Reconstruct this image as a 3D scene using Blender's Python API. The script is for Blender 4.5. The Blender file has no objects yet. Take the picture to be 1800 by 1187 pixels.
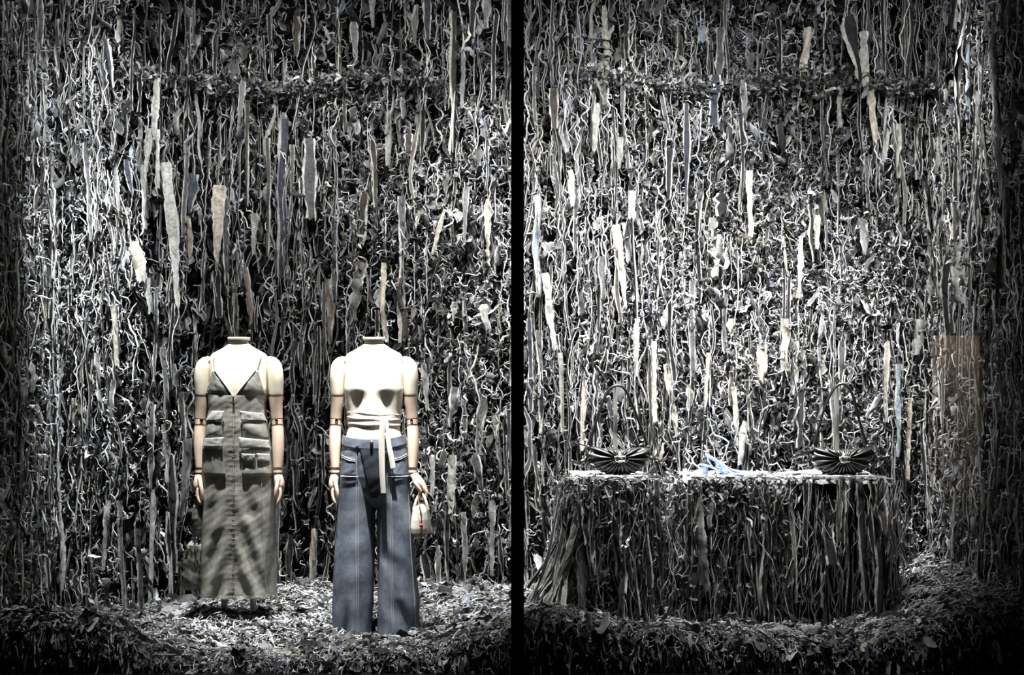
import bpy, bmesh, math
import numpy as np
from mathutils import Vector

# ------------------------------------------------------------------ camera, world, lights, exposure
F = 2170.0            # focal length in pixels of the 1800 x 1187 frame
CAMY, CAMZ, HOR = -5.5, 1.616, 640.0
sc = bpy.context.scene
COL = sc.collection
cam = bpy.data.cameras.new('camera')
cam.sensor_fit = 'HORIZONTAL'; cam.sensor_width = 36.0
cam.lens = 36.0 * F / 1800.0
cam.shift_y = (HOR - 593.5) / 1800.0
cam.clip_start = 0.05; cam.clip_end = 200
camo = bpy.data.objects.new('camera', cam); COL.objects.link(camo)
camo.location = (0, CAMY, CAMZ); camo.rotation_euler = (math.pi / 2, 0, 0)
sc.camera = camo

w = bpy.data.worlds.new('night'); sc.world = w; w.use_nodes = True
w.node_tree.nodes['Background'].inputs[0].default_value = (0.75, 0.82, 1.0, 1)
w.node_tree.nodes['Background'].inputs[1].default_value = 0.012

sc.view_settings.view_transform = 'Standard'; sc.view_settings.look = 'None'
sc.view_settings.gamma = 1.0; sc.view_settings.use_curve_mapping = False
sc.view_settings.exposure = 0.0

def spot(name, loc, aim, watts, deg, blend=0.6, size=0.04, col=(1.0, 0.985, 0.975)):
    l = bpy.data.lights.new(name, 'SPOT'); l.energy = watts; l.spot_size = math.radians(deg)
    l.spot_blend = blend; l.shadow_soft_size = size; l.color = col
    o = bpy.data.objects.new(name, l); COL.objects.link(o)
    o.location = loc
    o.rotation_euler = (Vector(aim) - Vector(loc)).to_track_quat('-Z', 'Y').to_euler()
    return o

# ceiling spotlights of the display, plus an added wall fill (above the frame)
def area(name, loc, aim, watts, sx, sy, col=(1.0, 0.99, 0.985), spread=180):
    l = bpy.data.lights.new(name, 'AREA'); l.shape = 'RECTANGLE'; l.size = sx; l.size_y = sy; l.energy = watts; l.color = col; l.spread = math.radians(spread)
    o = bpy.data.objects.new(name, l); COL.objects.link(o); o.location = loc
    o.rotation_euler = (Vector(aim) - Vector(loc)).to_track_quat('-Z', 'Y').to_euler(); return o
area('upper_wall_fill', (-0.1, 0.34, 4.08), (-0.1, 1.5, 2.5), 30, 4.6, 0.06, spread=88)  # unseen strip light, added to lift the upper wall
spot('spot_jeans', (-0.68, 0.08, 3.98), (-0.70, 0.62, 1.50), 2300, 14, 0.8)
spot('spot_dress', (-1.34, 0.08, 3.98), (-1.38, 0.62, 1.30), 1150, 20, 0.9)
spot('spot_plinth', (0.50, 0.95, 3.95), (0.52, 1.05, 1.04), 2600, 7.6, 0.5)
spot('spot_plinth', (1.12, 0.95, 3.95), (1.12, 1.05, 1.04), 1900, 7.6, 0.5)
spot('spot_plinth', (1.66, 0.95, 3.95), (1.66, 1.05, 1.04), 2600, 7.6, 0.5)
spot('spot_wall', (0.75, 0.36, 3.95), (0.80, 1.5, 1.9), 330, 72, 1.0)
spot('spot_wall', (0.30, 0.36, 3.95), (0.38, 1.5, 1.35), 560, 40, 1.0)
spot('spot_wall', (0.85, 0.36, 3.95), (0.92, 1.5, 1.25), 760, 38, 1.0)
spot('spot_wall', (1.45, 0.36, 3.95), (1.50, 1.5, 1.25), 900, 38, 1.0)
spot('spot_wall', (-0.30, 0.36, 3.95), (-0.08, 1.5, 2.0), 400, 50, 1.0)
spot('spot_wall', (-2.0, 0.36, 3.95), (-2.27, 1.3, 1.75), 1000, 29, 1.0, col=(0.95, 0.98, 1.0))
spot('spot_wall', (-1.0, 0.36, 3.95), (-1.2, 1.5, 2.2), 110, 66, 1.0)
spot('spot_wall', (-1.9, 0.30, 3.95), (-2.25, 1.3, 2.8), 170, 44, 1.0, col=(0.95, 0.98, 1.0))
spot('spot_floor', (1.05, 0.52, 3.95), (1.05, 0.85, 0.75), 430, 44, 1.0)
spot('spot_wall', (1.85, 0.36, 3.95), (2.05, 1.45, 1.45), 520, 26, 1.0)
spot('spot_wall', (1.75, 0.40, 3.95), (2.40, 1.25, 2.0), 200, 52, 1.0)
spot('spot_floor', (-0.75, 0.60, 3.95), (-0.76, 0.85, 0.25), 950, 36, 0.9)
spot('spot_floor', (-1.75, 0.60, 3.95), (-1.75, 0.75, 0.25), 280, 36, 0.9)

# ------------------------------------------------------------------ helpers
rng = np.random.default_rng(11)
ORG = {}

def px2w(px, py, Y):
    D = Y - CAMY
    return np.array([(px - 900.0) / F * D, Y, CAMZ - (py - HOR) / F * D])

def mesh_np(name, verts, quads, cols=None, tris=None, smooth=True, uv=None):
    verts = np.asarray(verts, dtype=np.float32).reshape(-1, 3)
    quads = np.asarray(quads, dtype=np.int32).reshape(-1, 4)
    nt = 0 if tris is None else len(tris)
    me = bpy.data.meshes.new(name)
    me.vertices.add(len(verts)); me.vertices.foreach_set('co', verts.ravel())
    loops = quads.ravel(); starts = np.arange(len(quads), dtype=np.int32) * 4
    tot = np.full(len(quads), 4, dtype=np.int32)
    if nt:
        tris = np.asarray(tris, dtype=np.int32).reshape(-1, 3)
        starts = np.concatenate([starts, len(loops) + np.arange(nt, dtype=np.int32) * 3])
        tot = np.concatenate([tot, np.full(nt, 3, dtype=np.int32)])
        loops = np.concatenate([loops, tris.ravel()])
    me.loops.add(len(loops)); me.loops.foreach_set('vertex_index', loops.astype(np.int32))
    me.polygons.add(len(starts)); me.polygons.foreach_set('loop_start', starts.astype(np.int32))
    me.polygons.foreach_set('loop_total', tot)
    me.polygons.foreach_set('use_smooth', np.full(len(starts), smooth, dtype=bool))
    if cols is not None:
        a = me.color_attributes.new('Col', 'FLOAT_COLOR', 'POINT')
        c = np.ones((len(verts), 4), dtype=np.float32); c[:, :3] = np.asarray(cols, dtype=np.float32).reshape(-1, 3)
        a.data.foreach_set('color', c.ravel())
    me.update(calc_edges=True)
    me.validate()
    return me

def ob(name, me, mat, parent=None, label=None, cat=None, group=None, kind=None):
    o = bpy.data.objects.new(name, me); COL.objects.link(o)
    if me is not None and mat is not None:
        me.materials.clear(); me.materials.append(mat)
    if parent is not None:
        g = ORG[parent.name]
        co = np.empty(len(me.vertices) * 3, dtype=np.float32); me.vertices.foreach_get('co', co)
        co = co.reshape(-1, 3) - np.array(g, dtype=np.float32); me.vertices.foreach_set('co', co.ravel()); me.update()
        o.parent = parent; ORG[o.name] = g
    else:
        ORG[o.name] = (0, 0, 0)
    if label: o['label'] = label
    if cat: o['category'] = cat
    if group: o['group'] = group
    if kind: o['kind'] = kind
    return o

def thing(name, loc, label, cat, group=None, kind=None):
    o = bpy.data.objects.new(name, None); COL.objects.link(o)
    o.location = loc; o.empty_display_size = 0.1
    ORG[o.name] = tuple(float(v) for v in loc)
    if label: o['label'] = label
    if cat: o['category'] = cat
    if group: o['group'] = group
    if kind: o['kind'] = kind
    return o

class Acc:
    def __init__(s): s.v = []; s.q = []; s.c = []; s.t = []; s.n = 0
    def add(s, v, q, c=None, t=None):
        v = np.asarray(v).reshape(-1, 3); s.v.append(v)
        if q is not None and len(q): s.q.append(np.asarray(q).reshape(-1, 4) + s.n)
        if t is not None and len(t): s.t.append(np.asarray(t).reshape(-1, 3) + s.n)
        if c is None: c = np.full((len(v), 3), 0.5)
        c = np.asarray(c, dtype=float)
        if c.ndim == 1: c = np.tile(c, (len(v), 1))
        s.c.append(c.reshape(-1, 3)); s.n += len(v)
    def mesh(s, name, smooth=True):
        return mesh_np(name, np.concatenate(s.v), np.concatenate(s.q) if s.q else np.zeros((0, 4), int),
                       np.concatenate(s.c), np.concatenate(s.t) if s.t else None, smooth)

# ------------------------------------------------------------------ materials
def new_mat(name):
    m = bpy.data.materials.new(name); m.use_nodes = True
    nt = m.node_tree; return m, nt, nt.nodes, nt.links, nt.nodes['Principled BSDF']

def plain(name, col, rough=0.6, metal=0.0, spec=0.5, noise=0.0, nscale=40.0, bump=0.0, bscale=200.0, coat=0.0):
    m, nt, N, L, b = new_mat(name)
    b.inputs['Roughness'].default_value = rough; b.inputs['Metallic'].default_value = metal
    b.inputs['Specular IOR Level'].default_value = spec
    b.inputs['Coat Weight'].default_value = coat
    b.inputs['Base Color'].default_value = (*col, 1)
    tc = N.new('ShaderNodeTexCoord')
    if noise:
        n = N.new('ShaderNodeTexNoise'); n.inputs['Scale'].default_value = nscale; n.inputs['Detail'].default_value = 6
        L.new(tc.outputs['Object'], n.inputs['Vector'])
        r = N.new('ShaderNodeValToRGB'); r.color_ramp.elements[0].position = 0.3; r.color_ramp.elements[1].position = 0.7
        r.color_ramp.elements[0].color = (*[c * (1 - noise) for c in col], 1)
        r.color_ramp.elements[1].color = (*[min(1, c * (1 + noise)) for c in col], 1)
        L.new(n.outputs['Fac'], r.inputs['Fac']); L.new(r.outputs['Color'], b.inputs['Base Color'])
    if bump:
        n2 = N.new('ShaderNodeTexNoise'); n2.inputs['Scale'].default_value = bscale; n2.inputs['Detail'].default_value = 4
        L.new(tc.outputs['Object'], n2.inputs['Vector'])
        bp = N.new('ShaderNodeBump'); bp.inputs['Strength'].default_value = bump; bp.inputs['Distance'].default_value = 0.005
        L.new(n2.outputs['Fac'], bp.inputs['Height']); L.new(bp.outputs['Normal'], b.inputs['Normal'])
    return m

def attr_cloth(name, rough=0.9, speck=0.35, scale=160.0, bump=0.5, bscale=500.0, spec=0.25):
    m, nt, N, L, b = new_mat(name)
    b.inputs['Roughness'].default_value = rough; b.inputs['Specular IOR Level'].default_value = spec
    a = N.new('ShaderNodeAttribute'); a.attribute_name = 'Col'
    tc = N.new('ShaderNodeTexCoord')
    n = N.new('ShaderNodeTexNoise'); n.inputs['Scale'].default_value = scale; n.inputs['Detail'].default_value = 5
    L.new(tc.outputs['Object'], n.inputs['Vector'])
    mr = N.new('ShaderNodeMapRange'); mr.inputs['From Min'].default_value = 0.3; mr.inputs['From Max'].default_value = 0.7
    mr.inputs['To Min'].default_value = 1 - speck; mr.inputs['To Max'].default_value = 1 + speck
    L.new(n.outputs['Fac'], mr.inputs['Value'])
    mx = N.new('ShaderNodeVectorMath'); mx.operation = 'SCALE'
    L.new(a.outputs['Color'], mx.inputs[0]); L.new(mr.outputs['Result'], mx.inputs['Scale'])
    L.new(mx.outputs['Vector'], b.inputs['Base Color'])
    if bump:
        n2 = N.new('ShaderNodeTexNoise'); n2.inputs['Scale'].default_value = bscale
        L.new(tc.outputs['Object'], n2.inputs['Vector'])
        bp = N.new('ShaderNodeBump'); bp.inputs['Strength'].default_value = bump; bp.inputs['Distance'].default_value = 0.004
        L.new(n2.outputs['Fac'], bp.inputs['Height']); L.new(bp.outputs['Normal'], b.inputs['Normal'])
    return m

M_THREAD = attr_cloth('frayed_thread', 0.95, 0.2, 90, 0.0)
M_STRIP = attr_cloth('shredded_denim', 0.92, 0.35, 60, 0.4, 350)
M_DARK = plain('dark_backing', (0.012, 0.012, 0.014), 0.95, spec=0.1, noise=0.5, nscale=20)
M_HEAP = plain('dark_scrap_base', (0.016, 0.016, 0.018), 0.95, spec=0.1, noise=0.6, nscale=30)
M_FRAME = plain('black_window_frame', (0.004, 0.004, 0.004), 0.45, spec=0.3)
M_FRAMEL = plain('frame_gasket', (0.03, 0.03, 0.032), 0.4)
M_LINEN = plain('cream_mannequin', (0.80, 0.74, 0.60), 0.7, noise=0.06, nscale=60, bump=0.08, bscale=600)
M_WOOD = plain('pale_wood_arm', (0.66, 0.51, 0.40), 0.45, noise=0.08, nscale=25)
M_RIVET = plain('dark_rivet', (0.02, 0.018, 0.016), 0.3, 0.8)
M_METAL = plain('silver_metal', (0.85, 0.84, 0.8), 0.22, 1.0)
M_POST = plain('brushed_post', (0.36, 0.35, 0.33), 0.4, 0.3)
M_LEATHER = plain('black_glossy_leather', (0.016, 0.0155, 0.015), 0.34, spec=1.0, coat=0.8, bump=0.12, bscale=120)
M_STRAP = plain('black_leather_strap', (0.006, 0.006, 0.006), 0.45, spec=0.4)
M_TOP = plain('cream_jersey', (0.80, 0.75, 0.66), 0.85, noise=0.04, nscale=40, bump=0.1, bscale=500)
M_BAGC = plain('cream_bag_leather', (0.80, 0.76, 0.66), 0.4, noise=0.05, nscale=30)
M_TAN = plain('brown_leather_cord', (0.16, 0.085, 0.055), 0.5)
M_RED = plain('red_tag', (0.75, 0.07, 0.07), 0.4)
M_SHOE = plain('pale_blue_leather', (0.42, 0.60, 0.86), 0.4)
M_SHOED = plain('blue_shoe_lining', (0.20, 0.29, 0.42), 0.5)
M_POUCH = plain('charcoal_pouch', (0.10, 0.10, 0.088), 0.42, spec=0.7, noise=0.3, nscale=40, bump=0.4, bscale=60)
M_BUTTON = plain('antique_button', (0.5, 0.46, 0.4), 0.35, 1.0)

def glass_mat():
    m = bpy.data.materials.new('shop_window_glass'); m.use_nodes = True
    nt = m.node_tree; N, L = nt.nodes, nt.links
    for n in list(N):
        if n.type != 'OUTPUT_MATERIAL': N.remove(n)
    out = [n for n in N if n.type == 'OUTPUT_MATERIAL'][0]
    t = N.new('ShaderNodeBsdfTransparent'); t.inputs[0].default_value = (0.985, 0.99, 0.988, 1)
    g = N.new('ShaderNodeBsdfGlossy'); g.inputs['Roughness'].default_value = 0.0
    fr = N.new('ShaderNodeFresnel'); fr.inputs['IOR'].default_value = 1.45
    mx = N.new('ShaderNodeMixShader')
    L.new(fr.outputs[0], mx.inputs[0]); L.new(t.outputs[0], mx.inputs[1]); L.new(g.outputs[0], mx.inputs[2])
    L.new(mx.outputs[0], out.inputs[0]); return m
M_GLASS = glass_mat()

# ------------------------------------------------------------------ strands
def norm(a): return a / np.maximum(np.linalg.norm(a, axis=-1, keepdims=True), 1e-9)

def centerlines(start, L, M, A, fmin=0.4, fmax=2.2, tilt=None, dep=0.6, depmax=1.0):
    """wandering lines that leave start (N,3) downwards; A = wander in radians"""
    N = len(start); t = np.linspace(0, 1, M)[None, :]
    L = np.broadcast_to(L, (N,)); A = np.broadcast_to(A, (N,))
    def wave():
        s = np.zeros((N, M))
        for k in range(3):
            f = rng.uniform(fmin, fmax, (N, 1)) * (1, 1.9, 3.1)[k]; p = rng.uniform(0, 2 * np.pi, (N, 1))
            s += np.sin(2 * np.pi * f * t + p) / (1, 1.5, 2.4)[k]
        return s
    th = A[:, None] * wave() + (0 if tilt is None else np.asarray(tilt)[:, None])
    ps = np.clip(A * dep, 0, depmax)[:, None] * wave()
    d = np.stack([np.sin(th) * np.cos(ps), np.sin(ps), -np.cos(th) * np.cos(ps)], -1)
    d *= (L / (M - 1))[:, None, None]
    pts = np.concatenate([np.zeros((N, 1, 3)), np.cumsum(d[:, :-1], 1)], 1)
    return start[:, None, :] + pts

def frames(pts):
    t = norm(np.gradient(pts, axis=1))
    ref = np.broadcast_to(np.array([0.05, 1.0, 0.02]), t.shape)
    n1 = norm(np.cross(t, ref)); n2 = np.cross(n1, t)
    return t, n1, n2

def sheets(pts, width, twist, off=(-1, 1), cols=None, bulge=0.0):
    """flat ribbons: pts (N,M,3), width (N,M) full width, twist (N,M)"""
    N, M, _ = pts.shape; K = len(off); off = np.asarray(off, float)
    t, n1, n2 = frames(pts)
    wv = np.cos(twist)[..., None] * n1 + np.sin(twist)[..., None] * n2
    nv = np.cross(t, wv)
    v = pts[:, :, None, :] + wv[:, :, None, :] * (off[None, None, :, None] * width[:, :, None, None] / 2)
    if np.any(bulge):
        v = v + nv[:, :, None, :] * ((1 - off ** 2)[None, None, :, None] * np.asarray(bulge).reshape(-1, 1, 1, 1))
    idx = np.arange(N * M * K).reshape(N, M, K)
    q = np.stack([idx[:, :-1, :-1], idx[:, :-1, 1:], idx[:, 1:, 1:], idx[:, 1:, :-1]], -1).reshape(-1, 4)
    return v.reshape(-1, 3), q, cols

def tubes(pts, rad, n=3, flat=1.0):
    N, M, _ = pts.shape
    t, n1, n2 = frames(pts)
    a = np.arange(n) * 2 * np.pi / n + 0.4
    v = pts[:, :, None, :] + rad[:, :, None, None] * (np.cos(a)[None, None, :, None] * n1[:, :, None, :] + flat * np.sin(a)[None, None, :, None] * n2[:, :, None, :])
    idx = np.arange(N * M * n).reshape(N, M, n); nx = np.roll(idx, -1, axis=2)
    q = np.stack([idx[:, :-1], nx[:, :-1], nx[:, 1:], idx[:, 1:]], -1).reshape(-1, 4)
    return v.reshape(-1, 3), q

def thread_cols(N, light=0.5, spread=0.5):
    v = light * np.exp(rng.normal(0, spread, N)); v = np.clip(v, 0.012, 0.8)
    tint = np.array([[0.99, 1, 1.02], [1.04, 1.0, 0.90], [0.92, 0.98, 1.10], [1.06, 0.98, 0.86]])
    k = rng.choice(4, N, p=[0.56, 0.17, 0.22, 0.05])
    return np.clip(v[:, None] * tint[k], 0, 0.85)

def rough_r(N, M, r, taper=0.6):
    s = np.linspace(0, 1, M)[None, :]
    prof = 1 - taper * np.abs(2 * s - 1) ** 4
    return r[:, None] * prof * rng.uniform(0.7, 1.3, (N, M))

def pnoise(x, z, seed=0, f=1.0):
    r = np.random.default_rng(seed); s = 0
    for k in range(5):
        a, b = r.normal(0, 1, 2) * f * (1.5 ** k); p = r.uniform(0, 6.28)
        s = s + np.sin(a * x + b * z + p) / (1.25 ** k)
    return s / 2.2

# ------------------------------------------------------------------ the setting
XL, XR, YB, ZT, ZF = -2.62, 2.46, 1.55, 4.15, 0.18

def wall_y(x, z):
    x = np.asarray(x, float); z = np.asarray(z, float)
    b = 0.20 * np.exp(-((x + 2.28) / 0.22) ** 4)
    b = b + 0.05 * np.exp(-((x + 0.1) / 0.35) ** 2) + 0.08 * np.exp(-((x - 2.05) / 0.2) ** 2)
    return YB - b - 0.035 * pnoise(x, z, 3, 3.0)

def grid_obj(name, fn, nu, nv, mat, **kw):
    u, v = np.meshgrid(np.linspace(0, 1, nu), np.linspace(0, 1, nv), indexing='ij')
    P = fn(u, v).reshape(-1, 3); i = np.arange(nu * nv).reshape(nu, nv)
    q = np.stack([i[:-1, :-1], i[1:, :-1], i[1:, 1:], i[:-1, 1:]], -1).reshape(-1, 4)
    return ob(name, mesh_np(name, P, q), mat, **kw)

def box_mesh(name, lo, hi, bev=0.0):
    bm = bmesh.new(); bmesh.ops.create_cube(bm, size=1.0)
    for v in bm.verts:
        v.co = Vector([lo[i] + (v.co[i] + 0.5) * (hi[i] - lo[i]) for i in range(3)])
    if bev: bmesh.ops.bevel(bm, geom=bm.edges[:], offset=bev, segments=2, affect='EDGES', profile=0.5)
    me = bpy.data.meshes.new(name); bm.to_mesh(me); bm.free(); return me

def back_fn(u, v):
    x = XL - 0.05 + u * (XR - XL + 0.1); z = ZF - 0.05 + v * (ZT - ZF)
    return np.stack([x, wall_y(x, z) + 0.03, z], -1)
wall_back = grid_obj('wall_back', back_fn, 90, 70, M_DARK, kind='structure', label='back wall hung all over with shredded denim strips and threads')
wall_left = grid_obj('wall_left', lambda u, v: np.stack([XL - 0.02 + 0.03 * pnoise(u * 2, v * 4, 8, 2), 0.02 + u * 1.5, ZF - 0.05 + v * (ZT - ZF)], -1), 20, 50, M_DARK, kind='structure', label='dim left side wall covered in dark shredded denim')
wall_right = grid_obj('wall_right', lambda u, v: np.stack([XR + 0.02 - 0.03 * pnoise(u * 2, v * 4, 9, 2), 0.02 + u * 1.5, ZF - 0.05 + v * (ZT - ZF)], -1), 20, 50, M_DARK, kind='structure', label='dim right side wall covered in dark shredded denim')
ob('floor', box_mesh('floor', (XL - 0.1, -0.02, 0.05), (XR + 0.1, 1.75, ZF)), M_DARK, kind='structure')
ob('ceiling', box_mesh('ceiling', (XL - 0.1, -0.02, ZT), (XR + 0.1, 1.75, ZT + 0.06)), M_DARK, kind='structure')
# black steel frame: mullion, sill, jambs
mul = thing('trim_1', (0.025, 0, 0.1), 'black vertical window mullion between the two panes', None, kind='structure')
ob('mullion_bar', box_mesh('mullion_bar', (-0.004, -0.045, 0.1), (0.0525, 0.045, 4.3), 0.003), M_FRAME, mul)
ob('gasket', box_mesh('gasket', (0.041, -0.049, 0.1), (0.0435, -0.044, 4.3)), M_FRAMEL, mul)
ob('gasket', box_mesh('gasket', (0.0245, -0.049, 0.1), (0.0260, -0.044, 4.3)), M_FRAME, mul)
sill = thing('trim_2', (0, 0, 0.1), 'black bottom rail of the shop window', None, kind='structure')
ob('bottom_rail', box_mesh('bottom_rail', (XL - 0.1, -0.05, 0.02), (XR + 0.1, 0.045, 0.228), 0.004), M_FRAME, sill)
ob('rail_edge', box_mesh('rail_edge', (XL - 0.1, -0.052, 0.229), (XR + 0.1, -0.03, 0.236), 0.002), plain('rail_edge_metal', (0.25, 0.25, 0.25), 0.4, 1.0), sill)
for nm, x0 in (('trim_3', XL - 0.08), ('trim_4', XR + 0.02)):
    ob(nm, box_mesh(nm, (x0, -0.045, 0.1), (x0 + 0.06, 0.045, 4.3), 0.003), M_FRAME, kind='structure', label='black upright at the end of the shop window')
for nm, a, b in (('window_1', XL - 0.02, -0.004), ('window_2', 0.0525, XR + 0.02)):
    ob(nm, box_mesh(nm, (a, -0.004, 0.228), (b, 0.004, 4.3)), M_GLASS, kind='structure', label='clear glass pane of the shop window')

M_SURR = plain('dark_stone_surround', (0.02, 0.02, 0.021), 0.7, noise=0.3, nscale=5)
for nm, lo, hi in (('wall_front_left', (XL - 6, -0.06, 0), (XL - 0.08, 0.3, 6)), ('wall_front_right', (XR + 0.08, -0.06, 0), (XR + 6, 0.3, 6)), ('wall_front_top', (XL - 0.08, -0.06, 4.3), (XR + 0.08, 0.3, 6)), ('wall_front_base', (XL - 0.08, -0.055, 0), (XR + 0.08, 0.04, 0.02))):
    ob(nm, box_mesh(nm, lo, hi), M_SURR, kind='structure', label='dark stone shopfront around the window')
# dark street and the facade across it, of which the right pane reflects a lit brown door
M_STREET = plain('dark_paving', (0.03, 0.03, 0.032), 0.8, noise=0.3, nscale=6)
ob('pavement', box_mesh('pavement', (-14, -9.3, -0.2), (14, -0.05, 0.0)), M_STREET, kind='structure', label='dark street paving in front of the shop window')
ob('wall_street', box_mesh('wall_street', (-14, -9.4, 0.0), (14, -9.05, 7.0)), plain('dark_facade', (0.02, 0.02, 0.02), 0.9), kind='structure', label='dark facade across the street')
dr = thing('door_1', (5.21, -9.0, 0.0), 'brown door across the street mirrored faintly in the right pane', None, kind='structure')
M_DOOR = plain('brown_door', (0.40, 0.335, 0.275), 0.6, noise=0.15, nscale=4)
ob('door_leaf', box_mesh('door_leaf', (4.93, -9.04, 0.0), (5.49, -8.99, 1.95), 0.004), M_DOOR, dr)
ob('door_knob', box_mesh('door_knob', (5.00, -8.99, 0.95), (5.03, -8.95, 1.05), 0.008), M_FRAMEL, dr)
spot('spot_door', (5.21, -8.1, 2.7), (5.21, -9.0, 0.9), 300, 62, 0.6, col=(1.0, 0.85, 0.7))

# ------------------------------------------------------------------ shredded denim on the walls
def mapper_back(loc):     # loc: (...,3) = x, out, z
    o = loc.copy(); o[..., 1] = wall_y(loc[..., 0], loc[..., 2]) - loc[..., 1]; return o
def mapper_back_rigid(pts):     # keep strands straight in depth: wall depth taken at the strand's root
    o = pts.copy(); o[..., 1] = wall_y(pts[:, :1, 0], pts[:, :1, 2]) - pts[..., 1]; return o
def mapper_left(p):
    o = p.copy(); o[..., 0] = XL + p[..., 1]; o[..., 1] = p[..., 0]; return o
def mapper_right(p):
    o = p.copy(); o[..., 0] = XR - p[..., 1]; o[..., 1] = p[..., 0]; return o

# where the wall is tangled (curls) and where it is long strips, in photo pixels of the wall face
CURL = [(1250, 330, 180, 260, 1.0), (1450, 560, 200, 230, 1.3), (1250, 640, 220, 200, 1.0), (840, 400, 70, 260, 1.1), (1230, 110, 160, 90, 0.9),
        (1420, 380, 90, 190, 1.1), (170, 450, 75, 420, 0.9), (780, 820, 100, 200, 0.7), (560, 160, 160, 40, 1.0), (690, 330, 60, 150, 0.8), (60, 700, 70, 300, 0.4),
        (620, 380, 40, 90, 0.7), (430, 60, 40, 60, 0.8), (290, 780, 50, 120, 0.8), (1400, 200, 60, 160, 0.7), (1650, 340, 60, 120, 0.4), (1560, 640, 60, 240, 1.2)]
LONG = [(180, 400, 80, 500, 1.5), (1580, 300, 90, 600, 1.2), (450, 380, 200, 260, 0.7), (1000, 500, 110, 500, 1.0), (1300, 650, 200, 250, 1.0), (700, 120, 180, 140, 0.7), (1720, 400, 100, 500, 0.5), (1120, 250, 150, 250, 0.9)]
def dens(px, py, T, base):
    s = np.full(px.shape, base)
    for a, b, ra, rb, k in T: s = s + k * np.exp(-((px - a) / ra) ** 2 - ((py - b) / rb) ** 2)
    return s

def sample_wall(N, T, base, top=-120, bot=1090, pxa=60, pxb=1680):
    out = np.zeros((0, 2)); mx = base + 1.6
    while len(out) < N:
        p = np.stack([rng.uniform(pxa, pxb, N * 2), rng.uniform(top, bot, N * 2)], -1)
        keep = rng.uniform(0, mx, N * 2) < dens(p[:, 0], p[:, 1], T, base)
        out = np.concatenate([out, p[keep]])
    return out[:N]

def wall_local(p, out):    # pixels on wall face -> x, out, z
    D = YB - 0.1 - CAMY
    return np.stack([(p[:, 0] - 900) / F * D, out, CAMZ - (p[:, 1] - HOR) / F * D], -1)

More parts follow.
